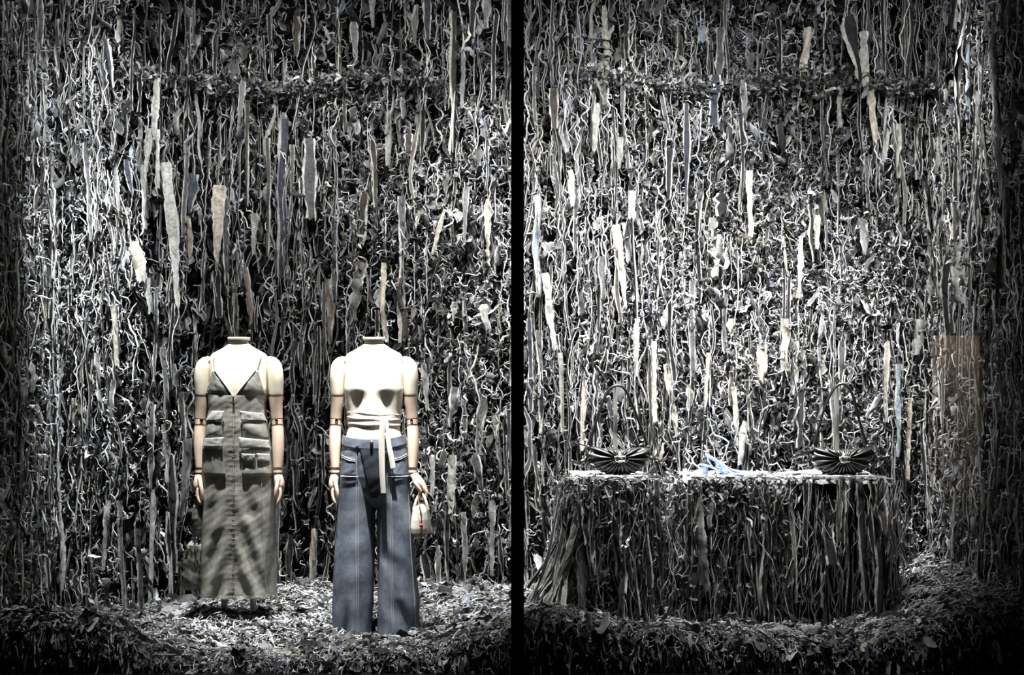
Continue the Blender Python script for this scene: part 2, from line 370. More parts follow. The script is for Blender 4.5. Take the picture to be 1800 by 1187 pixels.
def fill_wall(parent, mapper, sampler, k, tag):
    """k scales the amounts"""
    A = Acc()
    # dark bed of crumpled scraps
    N = int(5200 * k); st = sampler(N, CURL, 1.2, rng.uniform(0.0, 0.05, N)); M = 6
    L = rng.uniform(0.06, 0.22, N); pts = centerlines(st, L, M, rng.uniform(0.3, 1.3, N)); W = rng.uniform(0.012, 0.04, N)
    wd = rough_r(N, M, W, 0.7); tw = rng.uniform(0, 6.28, (N, 1)) + rng.normal(0, 1.5, (N, 1)) * np.linspace(0, 1, M)
    base = thread_cols(N, 0.03, 0.6); edge = np.clip(base * rng.uniform(1.5, 6, (N, 1)), 0, 0.5)
    c = np.stack([edge, base, base, edge], 1)[:, None].repeat(M, 1)
    v, q, _ = sheets(mapper(pts), wd, tw, (-1, -0.75, 0.75, 1)); A.add(v, q, c.reshape(-1, 3))
    ob('crumpled_scraps', A.mesh('crumpled_scraps'), M_STRIP, parent, kind='stuff')
    # torn tongues of cloth
    A = Acc(); N = int(1500 * k); st = sampler(N, CURL, 1.0, rng.uniform(0.04, 0.12, N)); M = 7
    L = rng.uniform(0.05, 0.17, N); pts = centerlines(st, L, M, rng.uniform(0.1, 0.7, N), 0.2, 0.8, tilt=rng.normal(0, 0.35, N)); W = 0.02 + 0.04 * rng.beta(1.5, 2.5, N)
    wd = rough_r(N, M, W, 0.75); tw = rng.normal(0, 0.7, (N, 1)) + rng.normal(0, 1.0, (N, 1)) * np.linspace(0, 1, M)
    base = thread_cols(N, 0.10, 0.8); edge = np.clip(base * 1.5 + rng.uniform(0.05, 0.4, (N, 1)), 0, 0.6)
    c = np.stack([edge, base, base, base, edge], 1)[:, None].repeat(M, 1)
    v, q, _ = sheets(mapper(pts), wd, tw, (-1, -0.78, 0, 0.78, 1), bulge=rng.normal(0, 0.35, N) * W)
    v = v + rng.normal(0, 0.0022, v.shape); A.add(v, q, c.reshape(-1, 3))
    ob('torn_tongues', A.mesh('torn_tongues'), M_STRIP, parent, kind='stuff')
    # curls of frayed thread
    A = Acc(); N = int(13500 * k); st = sampler(N, CURL, 0.22, rng.uniform(0.02, 0.10, N)); M = 8
    L = rng.uniform(0.05, 0.19, N); pts = centerlines(st, L, M, rng.uniform(0.7, 2.6, N), 0.3, 1.1, dep=0.5)
    pts[..., 1] = np.maximum(pts[..., 1], 0.0)
    col = thread_cols(N, 0.45, 0.5); r = rng.uniform(0.0024, 0.0058, N)
    v, q = tubes(mapper(pts), rough_r(N, M, r), 3); A.add(v, q, col[:, None].repeat(M * 3, 1).reshape(-1, 3))
    ob('thread_tangle', A.mesh('thread_tangle'), M_THREAD, parent, kind='stuff')
    # curly ribbons
    A = Acc(); N = int(12000 * k); st = sampler(N, CURL, 0.35, rng.uniform(0.02, 0.11, N)); M = 8
    L = rng.uniform(0.05, 0.20, N); pts = centerlines(st, L, M, rng.uniform(0.4, 2.0, N), 0.3, 1.2, dep=0.5)
    pts[..., 1] = np.maximum(pts[..., 1], 0.0)
    W = 0.006 + 0.02 * rng.beta(1.3, 2.5, N); wd = rough_r(N, M, W, 0.8)
    tw = rng.uniform(0, 6.28, (N, 1)) + rng.normal(0, 2.5, (N, 1)) * np.linspace(0, 1, M)
    col = thread_cols(N, 0.13, 1.0)
    v, q, _ = sheets(mapper(pts), wd, tw); A.add(v, q, col[:, None].repeat(M * 2, 1).reshape(-1, 3))
    ob('curled_ribbons', A.mesh('curled_ribbons'), M_THREAD, parent, kind='stuff')
    # narrow hanging strips with frayed edges (beyond the ones built singly)
    A = Acc(); N = int(950 * k); st = sampler(N, LONG, 0.6, rng.uniform(0.03, 0.12, N)); M = 14
    st[:, 2] += 0.15
    L = rng.uniform(0.2, 0.8, N); pts = centerlines(st, L, M, rng.uniform(0.05, 0.28, N), 0.3, 1.2, dep=0.35)
    pts[..., 1] = np.maximum(pts[..., 1], 0.01)
    W = 0.010 + 0.03 * rng.beta(1.3, 3.5, N); wd = rough_r(N, M, W, 0.5)
    tw = rng.normal(0, 0.5, (N, 1)) + rng.normal(0, 1.4, (N, 1)) * np.linspace(0, 1, M) + 0.3 * np.sin(rng.uniform(2, 9, (N, 1)) * np.linspace(0, 1, M) + rng.uniform(0, 6, (N, 1)))
    base = thread_cols(N, 0.05, 0.9); edge = np.clip(0.25 + rng.uniform(0, 0.35, (N, 1)) + 0 * base, 0, 0.7) * np.array([1, 0.98, 0.93])
    c = np.stack([edge, edge, base, base, edge, edge], 1)[:, None].repeat(M, 1)
    v, q, _ = sheets(mapper(pts), wd, tw, (-1, -0.64, -0.58, 0.58, 0.64, 1), bulge=rng.normal(0, 0.3, N) * W); A.add(v, q, c.reshape(-1, 3))
    ob('narrow_strips', A.mesh('narrow_strips'), M_STRIP, parent, kind='stuff')
    # long cords hanging in front
    A = Acc(); N = int(1450 * k); st = sampler(N, LONG, 0.22, rng.uniform(0.05, 0.16, N)); M = 16
    st[:, 2] += 0.12
    L = 0.08 + 0.5 * rng.beta(1.2, 2.2, N); pts = centerlines(st, L, M, 0.06 + 0.75 * rng.beta(1.2, 2.2, N), 0.5, 3.0, dep=0.45)
    pts[..., :2] += rng.normal(0, 0.0022, (N, M, 2))
    pts[..., 1] = np.maximum(pts[..., 1], 0.015)
    col = thread_cols(N, 0.52, 0.4); r = 0.0022 + 0.0065 * rng.beta(1.4, 3, N)
    v, q = tubes(mapper(pts), rough_r(N, M, r, 0.7), 3); A.add(v, q, col[:, None].repeat(M * 3, 1).reshape(-1, 3))
    ob('hanging_threads', A.mesh('hanging_threads'), M_THREAD, parent, kind='stuff')

fill_wall(wall_back, mapper_back_rigid, lambda N, T, b, o: wall_local(sample_wall(N, T, b), o), 1.0, 'back')
def side_sampler(N, T, b, o):
    return np.stack([rng.uniform(0.03, 1.5, N), o, rng.uniform(0.2, 4.0, N)], -1)
fill_wall(wall_left, mapper_left, side_sampler, 0.30, 'left')
fill_wall(wall_right, mapper_right, side_sampler, 0.28, 'right')

TONE = {'k': (.010, .010, .012), 'd': (.028, .027, .030), 'g': (.10, .10, .104), 'G': (.20, .20, .20), 'l': (.36, .355, .335), 'c': (.46, .425, .355),
        'b': (.050, .056, .072), 'B': (.30, .35, .42), 'w': (.072, .063, .056), 't': (.29, .245, .205)}

def strip_mesh(name, top, bot, wid, tone, taper=0.3, wob=0.03, lr=None, edge=None, out=(0, -1, 0)):
    """one torn strip from top to bot (world), with frayed pale edges and a slight twist"""
    r = lr or rng
    top = np.asarray(top, float); bot = np.asarray(bot, float); Ln = np.linalg.norm(bot - top)
    M = int(np.clip(Ln / 0.02, 8, 26)); s = np.linspace(0, 1, M)
    side = np.array([1.0, 0, 0]) if abs(out[1]) > 0.5 else np.array([0, 1.0, 0])
    pts = top[None] + (bot - top)[None] * s[:, None]
    a = wob * Ln; ou = np.asarray(out, float)
    pts += side[None] * (a * np.sin(s * r.uniform(2, 6) + r.uniform(0, 6)) * s)[:, None]
    pts += ou[None] * (0.8 * a * np.sin(s * r.uniform(2, 7) + r.uniform(0, 6)))[:, None]
    prof = np.ones(M) * r.uniform(0.93, 1.07, M) * (1 + 0.16 * np.sin(s * r.uniform(4, 14) + r.uniform(0, 6)))
    if taper > 0: prof *= 1 - taper * np.clip((s - 0.45) / 0.55, 0, 1) ** 1.4
    prof[0] *= 0.85
    tw = r.normal(0, 0.3) + r.normal(0, 0.6) * s + 0.35 * np.sin(s * r.uniform(3, 12) + r.uniform(0, 6))
    if abs(out[1]) < 0.5: tw = tw + math.pi / 2
    off = np.array([-1, -0.76, -0.70, 0.0, 0.68, 0.75, 1])
    v, q, _ = sheets(pts[None], (wid * prof)[None], tw[None], off, bulge=np.array([r.normal(0, 0.45) * wid]))
    v = v.reshape(M, 7, 3)
    fr = 0.0025 + 0.05 * wid
    v[:, 0] += side * r.uniform(-fr, fr * 0.6, (M, 1)); v[:, 6] += side * r.uniform(-fr * 0.6, fr, (M, 1))
    v += ou * (r.normal(0, 1, (M, 7, 1)) * np.array([1, .3, .3, 1, .3, .3, 1])[None, :, None] * min(0.16 * wid, 0.0055))
    v[-1, :, 2] -= r.uniform(0, 0.5, 7) * wid
    b = np.array(TONE[tone]) * r.uniform(0.8, 1.25); e = np.array((.50, .49, .46)) * r.uniform(0.75, 1.2) if edge is None else np.array(edge)
    if tone in 'lc': e = np.maximum(e, b * 1.1)
    c = np.stack([e, e, b, b, b, e, e], 0)[None].repeat(M, 0) * r.uniform(0.75, 1.2, (M, 7, 1))
    return mesh_np(name, v.reshape(-1, 3), q, np.clip(c, 0, .8).reshape(-1, 3))

# torn strips seen one by one in the photograph: x,y of the top, x,y of the bottom (pixels on the wall), width, tone, taper
HAND = """1392 168 1402 166 8 c .1;1428 171 1452 168 9 c .1;1450 161 1470 157 5 c .1;275 137 272 245 12 l .2;263 225 256 300 10 l .3;278 228 278 330 8 l .2;340 55 340 92 24 G .8;84 -40 85 150 13 d 0;69 -30 73 85 10 g .5;187 70 202 150 12 b .6;427 142 420 228 10 G .5;435 177 434 360 8 w .1
473 25 475 125 9 d .1;522 28 521 94 12 w .2;622 38 625 105 13 G .7;652 -30 655 45 11 G .5;730 8 728 75 11 G .7;748 -40 752 65 17 b .7;796 20 792 262 13 w .1;857 -40 855 45 15 G .4;834 -40 829 75 12 d .3;498 207 495 480 17 b .1;471 243 473 450 8 w .1;544 243 546 380 21 g .1;682 195 682 285 13 l .3;718 235 718 262 14 w 0
252 290 253 400 9 G .6;291 285 318 555 18 l .9;236 425 250 492 19 c .1;258 490 264 548 11 G .2;385 325 382 472 19 c .7;397 345 398 495 10 g .1;380 475 385 555 15 d .2;447 375 447 445 11 l .6;433 470 442 570 10 t .4;97 370 98 520 16 k 0;341 305 335 368 19 b .7;332 380 336 455 9 t .6;330 250 322 420 9 g .3
627 490 622 556 25 G .1;637 460 628 500 19 G .1;675 462 672 548 9 c .3;673 545 679 600 9 c .3;578 490 582 600 10 t .3;640 338 638 430 14 w .1;705 490 706 600 13 w .1;850 535 856 577 15 l .8;799 530 797 562 12 l .7;858 350 857 450 10 c .4;781 370 760 445 7 c .3;820 330 815 430 9 G .3
1053 108 1062 180 15 G .6;1062 10 1070 190 10 c .5;1050 182 1044 262 11 l .5;1267 47 1264 125 13 g .1;1258 132 1253 215 18 b .1;1206 182 1208 372 11 b .8;1102 -40 1104 100 10 d .1;1178 260 1175 345 14 d .3;1090 240 1088 290 12 l .4;1236 45 1235 70 15 B 0;973 155 975 220 15 w .2;1305 140 1310 195 13 G .5
943 340 942 518 10 B .5;958 480 975 612 12 l .5;1082 395 1099 538 14 c .8;1102 390 1104 456 14 g .7;1058 450 1058 522 12 g .6;1111 335 1111 382 13 l .1;1268 340 1268 370 25 d .2;1254 382 1252 412 15 G .3;1260 412 1256 480 23 l .6;1316 300 1320 425 10 c .5;1286 560 1286 590 14 c .7;1013 330 1010 440 13 g .4;1003 300 1006 360 11 l .4
1492 30 1503 135 25 d .4;1518 55 1520 145 16 l .2;1694 -40 1696 72 21 G .1;1701 78 1702 226 9 B .2;1420 50 1417 123 12 c .5;1566 150 1555 282 15 l .6;1580 217 1582 310 9 l .2;1476 145 1475 222 8 l .3;1531 157 1538 246 13 c .4;1681 285 1676 520 9 g .1;1690 425 1687 532 27 l .2;1408 415 1404 522 8 c .2;1437 378 1436 436 10 c .3;1516 385 1521 440 15 G .6
1618 562 1612 622 17 l .4;1754 460 1755 492 13 l .2;1375 415 1383 476 6 c .6;1412 685 1388 737 15 d .1;1408 690 1406 782 14 d .1;1435 712 1440 735 17 d .2;1545 700 1525 732 11 G .3;1340 605 1338 668 19 c .5;1027 668 1024 790 7 c .3;1640 300 1632 470 12 g .4;1660 250 1655 410 10 l .3;1745 60 1748 180 14 g .3;1770 330 1768 470 12 g .4;1725 640 1722 860 13 g .3
100 620 108 760 16 k .2;104 560 102 640 15 k 0;95 760 100 900 14 k .1;330 770 322 900 14 G .4;318 690 325 770 14 w .3;305 640 318 720 12 G .2;300 800 310 1000 16 d .2;287 610 292 700 10 g .4;170 620 178 720 12 l .4;200 540 205 640 9 c .4;150 250 160 420 9 g .3;130 700 138 830 9 c .4
110 930 100 1040 17 k .1;125 1000 140 1060 18 c .5;153 960 170 1085 14 l .8;190 880 180 1000 9 l .3;60 950 50 1090 14 G .4;210 880 215 1080 10 G .4;270 860 265 1070 9 l .3;293 900 300 1085 9 d .2;240 930 250 1070 11 g .3;510 940 505 1040 12 w .4;552 930 548 1030 11 c .5;553 985 550 1035 10 G .4
770 960 772 1050 9 G .5;745 975 755 1040 14 d .2;800 680 790 745 15 G .9;850 700 840 790 14 G .5;795 800 792 900 14 l .3;835 800 850 880 15 g .4;870 730 880 830 12 l .5;760 800 760 870 9 l .3;815 900 818 1040 10 G .3;865 880 866 1010 10 l .4;785 890 786 1020 9 d .3;745 640 752 720 10 l .4
930 560 935 720 9 b .1;948 580 950 760 10 g .2;985 620 990 760 8 l .3;1120 560 1118 660 9 l .4;1150 600 1152 740 8 c .3;1170 640 1190 760 10 c .3;1215 560 1218 660 11 g .4;1245 620 1240 720 9 c .3;1290 680 1296 780 9 c .4;1310 740 1300 815 12 l .3;1380 560 1376 650 13 c .3;1400 600 1395 690 9 l .3;1480 600 1478 700 10 g .5;1560 600 1556 740 9 c .3;1580 640 1578 800 9 B .4;1600 700 1596 840 9 c .4;1640 780 1636 900 12 l .4;1665 860 1650 960 12 b .7;1680 820 1676 980 6 l .2;1730 850 1725 960 9 G .3"""
count = 0
seen_hand = []
for ln in HAND.replace('\n', ';').split(';'):
    f = ln.split()
    if len(f) < 7: continue
    x0, y0, x1, y1, wd = map(float, f[:5]); tone = f[5]; tp = float(f[6])
    if x0 > 1690 or x0 < 55:      # these hang on the side walls
        pass
    yy = float(wall_y((x0 - 900) / F * 7, CAMZ - (y0 - HOR) / F * 7)) - rng.uniform(0.12, 0.20)
    side = None
    if x0 > 1675:
        Dm = (XR - 0.12) * F / (x0 - 900); yy = min(yy, Dm + CAMY)
    if x0 < 75:
        Dm = (XL + 0.12) * F / (x0 - 900); yy = min(yy, Dm + CAMY)
    a = px2w(x0, y0, yy); b = px2w(x1, y1, yy)
    ob('denim_strip', strip_mesh('denim_strip', a, b, wd * 1.05 / F * (yy - CAMY), tone, tp, 0.012), M_STRIP, wall_back)
    count += 1
tones = list('kkdddddgggGGlbw')
while count < 296:
    p = sample_wall(1, LONG, 0.5, -100, 900)[0]
    Ln = rng.uniform(0.18, 0.65); o = rng.uniform(0.08, 0.16)
    yy = float(wall_y((p[0] - 900) / F * 7, CAMZ - (p[1] - HOR) / F * 7)) - o
    a = px2w(p[0], p[1], yy); b = a + np.array([rng.normal(0, 0.02), 0, -Ln])
    b[2] = max(b[2], 0.28)
    ob('denim_strip', strip_mesh('denim_strip', a, b, 0.014 + 0.035 * rng.beta(1.2, 3), tones[rng.integers(len(tones))], rng.uniform(0, .9), 0.03), M_STRIP, wall_back)
    count += 1
for par, X, sgn in ((wall_left, XL, 1), (wall_right, XR, -1)):
    for k in range(44):
        y = rng.uniform(0.3, 1.45); z = rng.uniform(0.8, 3.8); Ln = rng.uniform(0.25, 0.9)
        x = X + sgn * rng.uniform(0.06, 0.15)
        a = np.array([x, y, z]); b = np.array([x + rng.normal(0, .02), y + rng.normal(0, .03), max(0.3, z - Ln)])
        ob('denim_strip', strip_mesh('denim_strip', a, b, 0.015 + 0.05 * rng.beta(1.2, 3), tones[rng.integers(len(tones))], rng.uniform(0, .9), 0.03, out=(sgn, 0, 0)), M_STRIP, par)

# gathered rolls of cloth where the upper tier of strips begins (dark gap above, bunched loops below)
A = Acc()
N = 1500; px = np.concatenate([rng.uniform(230, 780, 800), rng.uniform(1020, 1640, 700)])
py = 148 + 10 * np.sin(px / 60.0) + rng.normal(0, 8, N)
st = wall_local(np.stack([px, py], -1), rng.uniform(0.08, 0.17, N)); M = 8
pts = centerlines(st, rng.uniform(0.05, 0.16, N), M, rng.uniform(1.2, 2.6, N), 0.3, 0.9, tilt=rng.choice([-1.4, 1.4], N))
Wd = rng.uniform(0.008, 0.024, N); tw = rng.uniform(0, 6.28, (N, 1)) + rng.normal(0, 2, (N, 1)) * np.linspace(0, 1, M)
v, q, _ = sheets(mapper_back_rigid(pts), rough_r(N, M, Wd, 0.8), tw); A.add(v, q, thread_cols(N, 0.16, 0.7)[:, None].repeat(M * 2, 1).reshape(-1, 3))
ob('bunched_hem', A.mesh('bunched_hem'), M_THREAD, wall_back, kind='stuff')

# ------------------------------------------------------------------ heap of scraps on the floor
def prof(tab, D):
    xs = np.array([(p - 900) / F * D for p, _ in tab]); zs = np.array([z for _, z in tab]); return xs, zs
FR = prof([(-200, .46), (0, .445), (120, .44), (200, .40), (260, .29), (330, .25), (450, .25), (520, .265), (600, .29), (700, .29), (780, .31), (850, .37), (900, .40), (960, .46), (1010, .46), (1070, .39), (1180, .37), (1300, .36), (1400, .34), (1500, .34), (1600, .39), (1700, .47), (1800, .53), (2000, .56)], 5.65)
MI = prof([(-100, .32), (100, .30), (250, .29), (400, .345), (520, .30), (620, .24), (700, .24), (780, .29), (880, .35), (960, .38), (1040, .33), (1120, .27), (1250, .29), (1440, .27), (1560, .34), (1640, .47), (1720, .52), (1900, .56)], 6.2)
BA = prof([(-100, .24), (250, .24), (400, .30), (500, .36), (560, .37), (650, .33), (760, .38), (860, .34), (1000, .35), (1150, .28), (1400, .30), (1560, .42), (1640, .55), (1700, .58), (1900, .60)], 6.9)
def heap_z(x, y):
    x = np.asarray(x, float); y = np.asarray(y, float)
    f = np.interp(x, *FR); m = np.interp(x, *MI); b = np.interp(x, *BA)
    s1 = np.clip((y - 0.14) / 0.5, 0, 1); s1 = s1 * s1 * (3 - 2 * s1)
    s2 = np.clip((y - 0.7) / 0.7, 0, 1); s2 = s2 * s2 * (3 - 2 * s2)
    z = (f * (1 - s1) + m * s1) * (1 - s2) + b * s2
    z = z + 0.018 * pnoise(x * 1.5, y * 1.5, 21, 5.0) + 0.008 * pnoise(x, y, 22, 25.0)
    e = np.clip((y - 0.02) / 0.13, 0, 1); e = np.sqrt(1 - (1 - e) ** 2)
    return ZF + (z - ZF) * e
heap = thing('denim_scrap_heap', (0, 0.8, ZF), 'uneven heap of pale shredded denim scraps covering the display floor', 'scrap heap')
def heap_fn(u, v):
    x = XL + u * (XR - XL); y = 0.012 + v * 1.5
    return np.stack([x, y, heap_z(x, y) - 0.012], -1)
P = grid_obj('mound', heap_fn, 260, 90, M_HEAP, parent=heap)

def scatter_heap(N, Lr, Wr, M, light, spread, seg='sheet', lift=0.03, yr=(0.015, 1.5), A_=1.3):
    x = rng.uniform(XL + 0.02, XR - 0.02, N); y = yr[0] + (yr[1] - yr[0]) * rng.uniform(0, 1, N) ** 1.15
    z = heap_z(x, y) + rng.uniform(-0.012, lift, N)
    # crumpled pieces: build around the origin lying flat, spin, drop on the slope
    st = np.zeros((N, 3)); p = centerlines(st, rng.uniform(*Lr, N), M, rng.uniform(0.3, A_, N), 0.3, 1.0, dep=0.5)
    p -= p.mean(1, keepdims=True)
    q_ = p[..., [0, 2, 1]].copy(); q_[..., 2] = np.abs(q_[..., 2]) * 0.9
    a = rng.uniform(0, 6.28, N); ca, sa = np.cos(a)[:, None], np.sin(a)[:, None]
    X = q_[..., 0] * ca - q_[..., 1] * sa; Y = q_[..., 0] * sa + q_[..., 1] * ca
    e = 0.02
    gx = (heap_z(x + e, y) - heap_z(x - e, y)) / (2 * e); gy = np.clip((heap_z(x, y + e) - heap_z(x, y - e)) / (2 * e), -3, 3)
    Z = q_[..., 2] + gx[:, None] * X + gy[:, None] * Y
    k = 1 / np.sqrt(1 + gx ** 2 + gy ** 2)[:, None]
    pts = np.stack([x[:, None] + X * k, np.clip(y[:, None] + Y * k, 0.01, 1.6), z[:, None] + Z * k], -1)
    return pts

A = Acc()
for N, Lr, Wr, M, li, sp in ((17000, (0.03, 0.10), (0.005, 0.012), 6, 0.34, 0.6), (3500, (0.06, 0.16), (0.012, 0.035), 7, 0.16, 0.8)):
    pts = scatter_heap(N, Lr, Wr, M, li, sp)
    W = rng.uniform(*Wr, N); tw = rng.uniform(0, 6.28, (N, 1)) + rng.normal(0, 1.2, (N, 1)) * np.linspace(0, 1, M)
    col = thread_cols(N, li, sp)
    v, q, _ = sheets(pts, rough_r(N, M, W, 0.6), tw); A.add(v, q, col[:, None].repeat(M * 2, 1).reshape(-1, 3))
ob('shredded_scraps', A.mesh('shredded_scraps'), M_THREAD, heap, kind='stuff')
A = Acc(); N = 9000; M = 7
pts = scatter_heap(N, (0.04, 0.14), None, M, 0, 0, A_=2.0, lift=0.035)
col = thread_cols(N, 0.42, 0.5); r = rng.uniform(0.002, 0.0045, N)
v, q = tubes(pts, rough_r(N, M, r), 3); A.add(v, q, col[:, None].repeat(M * 3, 1).reshape(-1, 3))
ob('shredded_threads', A.mesh('shredded_threads'), M_THREAD, heap, kind='stuff')
N = 280; M = 7
pts = scatter_heap(N, (0.09, 0.2), None, M, 0, 0, A_=0.8, lift=0.045)
for i in range(N):
    W = rng.uniform(0.03, 0.065); tw = rng.uniform(-0.7, 0.7) + rng.normal(0, 0.7) * np.linspace(0, 1, M) + math.pi / 2 * 0
    b = np.array(TONE[tones[rng.integers(len(tones))]]) * 1.3; e = np.clip(b * 2 + 0.1, 0, 0.55)
    v, q, _ = sheets(pts[i:i + 1], (W * rng.uniform(0.6, 1, M))[None], (tw + rng.choice([0, 1.57]))[None], (-1, -0.8, 0.8, 1), bulge=np.array([rng.normal(0, .2) * W]))
    c = np.stack([e, b, b, e], 0)[None].repeat(M, 0).reshape(-1, 3)
    ob('fabric_scrap', mesh_np('fabric_scrap', v, q, c), M_STRIP, heap)
# ------------------------------------------------------------------ lofts and chains
def loft(rings, cap0=False, cap1=False, acc=None, col=(0.5, 0.5, 0.5), closed=True):
    rings = np.asarray(rings, float); K, n, _ = rings.shape
    v = rings.reshape(-1, 3); i = np.arange(K * n).reshape(K, n)
    if closed:
        nx = np.roll(i, -1, axis=1); q = np.stack([i[:-1], nx[:-1], nx[1:], i[1:]], -1).reshape(-1, 4)
    else:
        q = np.stack([i[:-1, :-1], i[:-1, 1:], i[1:, 1:], i[1:, :-1]], -1).reshape(-1, 4)
    t = []
    if cap0 or cap1:
        v = list(v)
        for flag, r in ((cap0, 0), (cap1, K - 1)):
            if flag:
                c = len(v); v.append(rings[r].mean(0))
                for a in range(n): t.append((i[r, a], i[r, (a + 1) % n], c))
        v = np.array(v)
    A = acc or Acc(); A.add(v, q, np.array(col), np.array(t) if t else None)
    return A

def cr(P, m):
    """Catmull-Rom resample of points (k, d) to m"""
    P = np.asarray(P, float); k = len(P)
    Q = np.concatenate([[2 * P[0] - P[1]], P, [2 * P[-1] - P[-2]]])
    t = np.linspace(0, k - 1 - 1e-6, m); i = t.astype(int); f = (t - i)[:, None]
    a, b, c, d = Q[i], Q[i + 1], Q[i + 2], Q[i + 3]
    return 0.5 * (2 * b + (c - a) * f + (2 * a - 5 * b + 4 * c - d) * f ** 2 + (3 * b - a - 3 * c + d) * f ** 3)

def chain(P, r, n=10, m=None, ry=None, round_ends=True, acc=None, col=(0.5, 0.5, 0.5), up=(0, 1, 0)):
    """tapered limb or cord along P with radii r"""
    P = np.asarray(P, float); r = np.broadcast_to(np.asarray(r, float), (len(P),))
    ry = r if ry is None else np.broadcast_to(np.asarray(ry, float), (len(P),))
    m = m or max(4, 3 * len(P))
    S = cr(np.column_stack([P, r, ry]), m); p, rx, ryy = S[:, :3], np.maximum(S[:, 3], 1e-4), np.maximum(S[:, 4], 1e-4)
    t = norm(np.gradient(p, axis=0))
    if round_ends:
        for s, e in ((0, -1), (m - 1, 1)):
            pass
        k = 4; a = np.linspace(0.15, 1, k) * math.pi / 2
        h0 = [p[0] - t[0] * rx[0] * 0.9 * math.cos(x) for x in a[:-1]]; r0 = [math.sin(x) for x in a[:-1]]
        h1 = [p[-1] + t[-1] * rx[-1] * 0.9 * math.cos(x) for x in a[:-1]][::-1]
        p2 = np.concatenate([h0, p, h1]); rx2 = np.concatenate([np.array(r0) * rx[0], rx, np.array(r0[::-1]) * rx[-1]])
        ry2 = np.concatenate([np.array(r0) * ryy[0], ryy, np.array(r0[::-1]) * ryy[-1]])
        t = np.concatenate([np.tile(t[0], (k - 1, 1)), t, np.tile(t[-1], (k - 1, 1))]); p, rx, ryy = p2, rx2, ry2
    ref = np.asarray(up, float)
    n1 = np.cross(t, ref); bad = np.linalg.norm(n1, axis=1) < 0.15
    n1[bad] = np.cross(t[bad], np.array([0, 0.3, 1.0])); n1 = norm(n1); n2 = np.cross(n1, t)
    ang = np.arange(n) * 2 * math.pi / n
    rings = p[:, None] + rx[:, None, None] * np.cos(ang)[None, :, None] * n1[:, None] + ryy[:, None, None] * np.sin(ang)[None, :, None] * n2[:, None]
    return loft(rings, True, True, acc, col)

class Body:
    """upright body of elliptical sections: rows of (photo y, left x, right x, front depth, back depth)"""
    def __init__(s, rows, Yc, p=2.2):
        s.Yc = Yc; s.D = Yc - CAMY; s.p = p; R = np.array(rows, float)
        z = CAMZ - (R[:, 0] - HOR) / F * s.D; o = np.argsort(z); s.z = z[o]; R = R[o]
        xl = (R[:, 1] - 900) / F * s.D; xr = (R[:, 2] - 900) / F * s.D
        s.tab = np.stack([(xl + xr) / 2, (xr - xl) / 2, R[:, 3], R[:, 4]], -1)
        s.bump = lambda x, z: 0.0 * x
        s.off = 0.0
        # smooth interpolation table
        zz = np.linspace(s.z[0], s.z[-1], 400); tt = np.stack([np.interp(zz, s.z, s.tab[:, k]) for k in range(4)], -1)
        ker = np.hanning(9); ker /= ker.sum()
        pad = np.pad(tt, ((4, 4), (0, 0)), mode='edge'); s.zz = zz; s.tt = np.stack([np.convolve(pad[:, k], ker, 'valid') for k in range(4)], -1)
    def sec(s, z): return [np.interp(z, s.zz, s.tt[:, k]) for k in range(4)]
    def front(s, x, z):
        cx, a, bf, bb = s.sec(z); a = a + s.off; bf = bf + s.off
        u = np.clip(np.abs((x - cx) / a), 0, 0.995); sn = (1 - u ** s.p) ** (1 / s.p)
        return s.Yc - bf * sn - s.bump(x, z) * sn
    def rings(s, z0, z1, K, n=72, dip=0.0, flare=None):
        out = []
        for z in np.linspace(z0, z1, K):
            ph = np.arange(n) * 2 * math.pi / n
            c, sn = np.cos(ph), np.sin(ph)
            X = np.sign(c) * np.abs(c) ** (2 / s.p); Yn = np.sign(sn) * np.abs(sn) ** (2 / s.p)
            zz = z - dip * np.clip(Yn, 0, 1) ** 1.5
            cx, a, bf, bb = s.sec(zz)
            x = cx + (a + s.off) * X
            b = np.where(Yn > 0, bf, bb) + s.off
            y = s.Yc - b * Yn - np.where(Yn > 0, s.bump(x, zz) * Yn, 0)
            out.append(np.stack([x, y, np.broadcast_to(zz, x.shape)], -1))
        return np.array(out)
    def zpx(s, py): return CAMZ - (py - HOR) / F * s.D

def on_front(B, px, py, off):
    """photo pixel -> point on the front of body B, lifted by off"""
    px = np.asarray(px, float); py = np.asarray(py, float); Y = np.full(px.shape, B.Yc - 0.1)
    for _ in range(5):
        D = Y - CAMY; X = (px - 900) / F * D; Z = CAMZ - (py - HOR) / F * D
        Y = B.front(X, Z)
    return np.stack([X, Y - off, Z], -1)

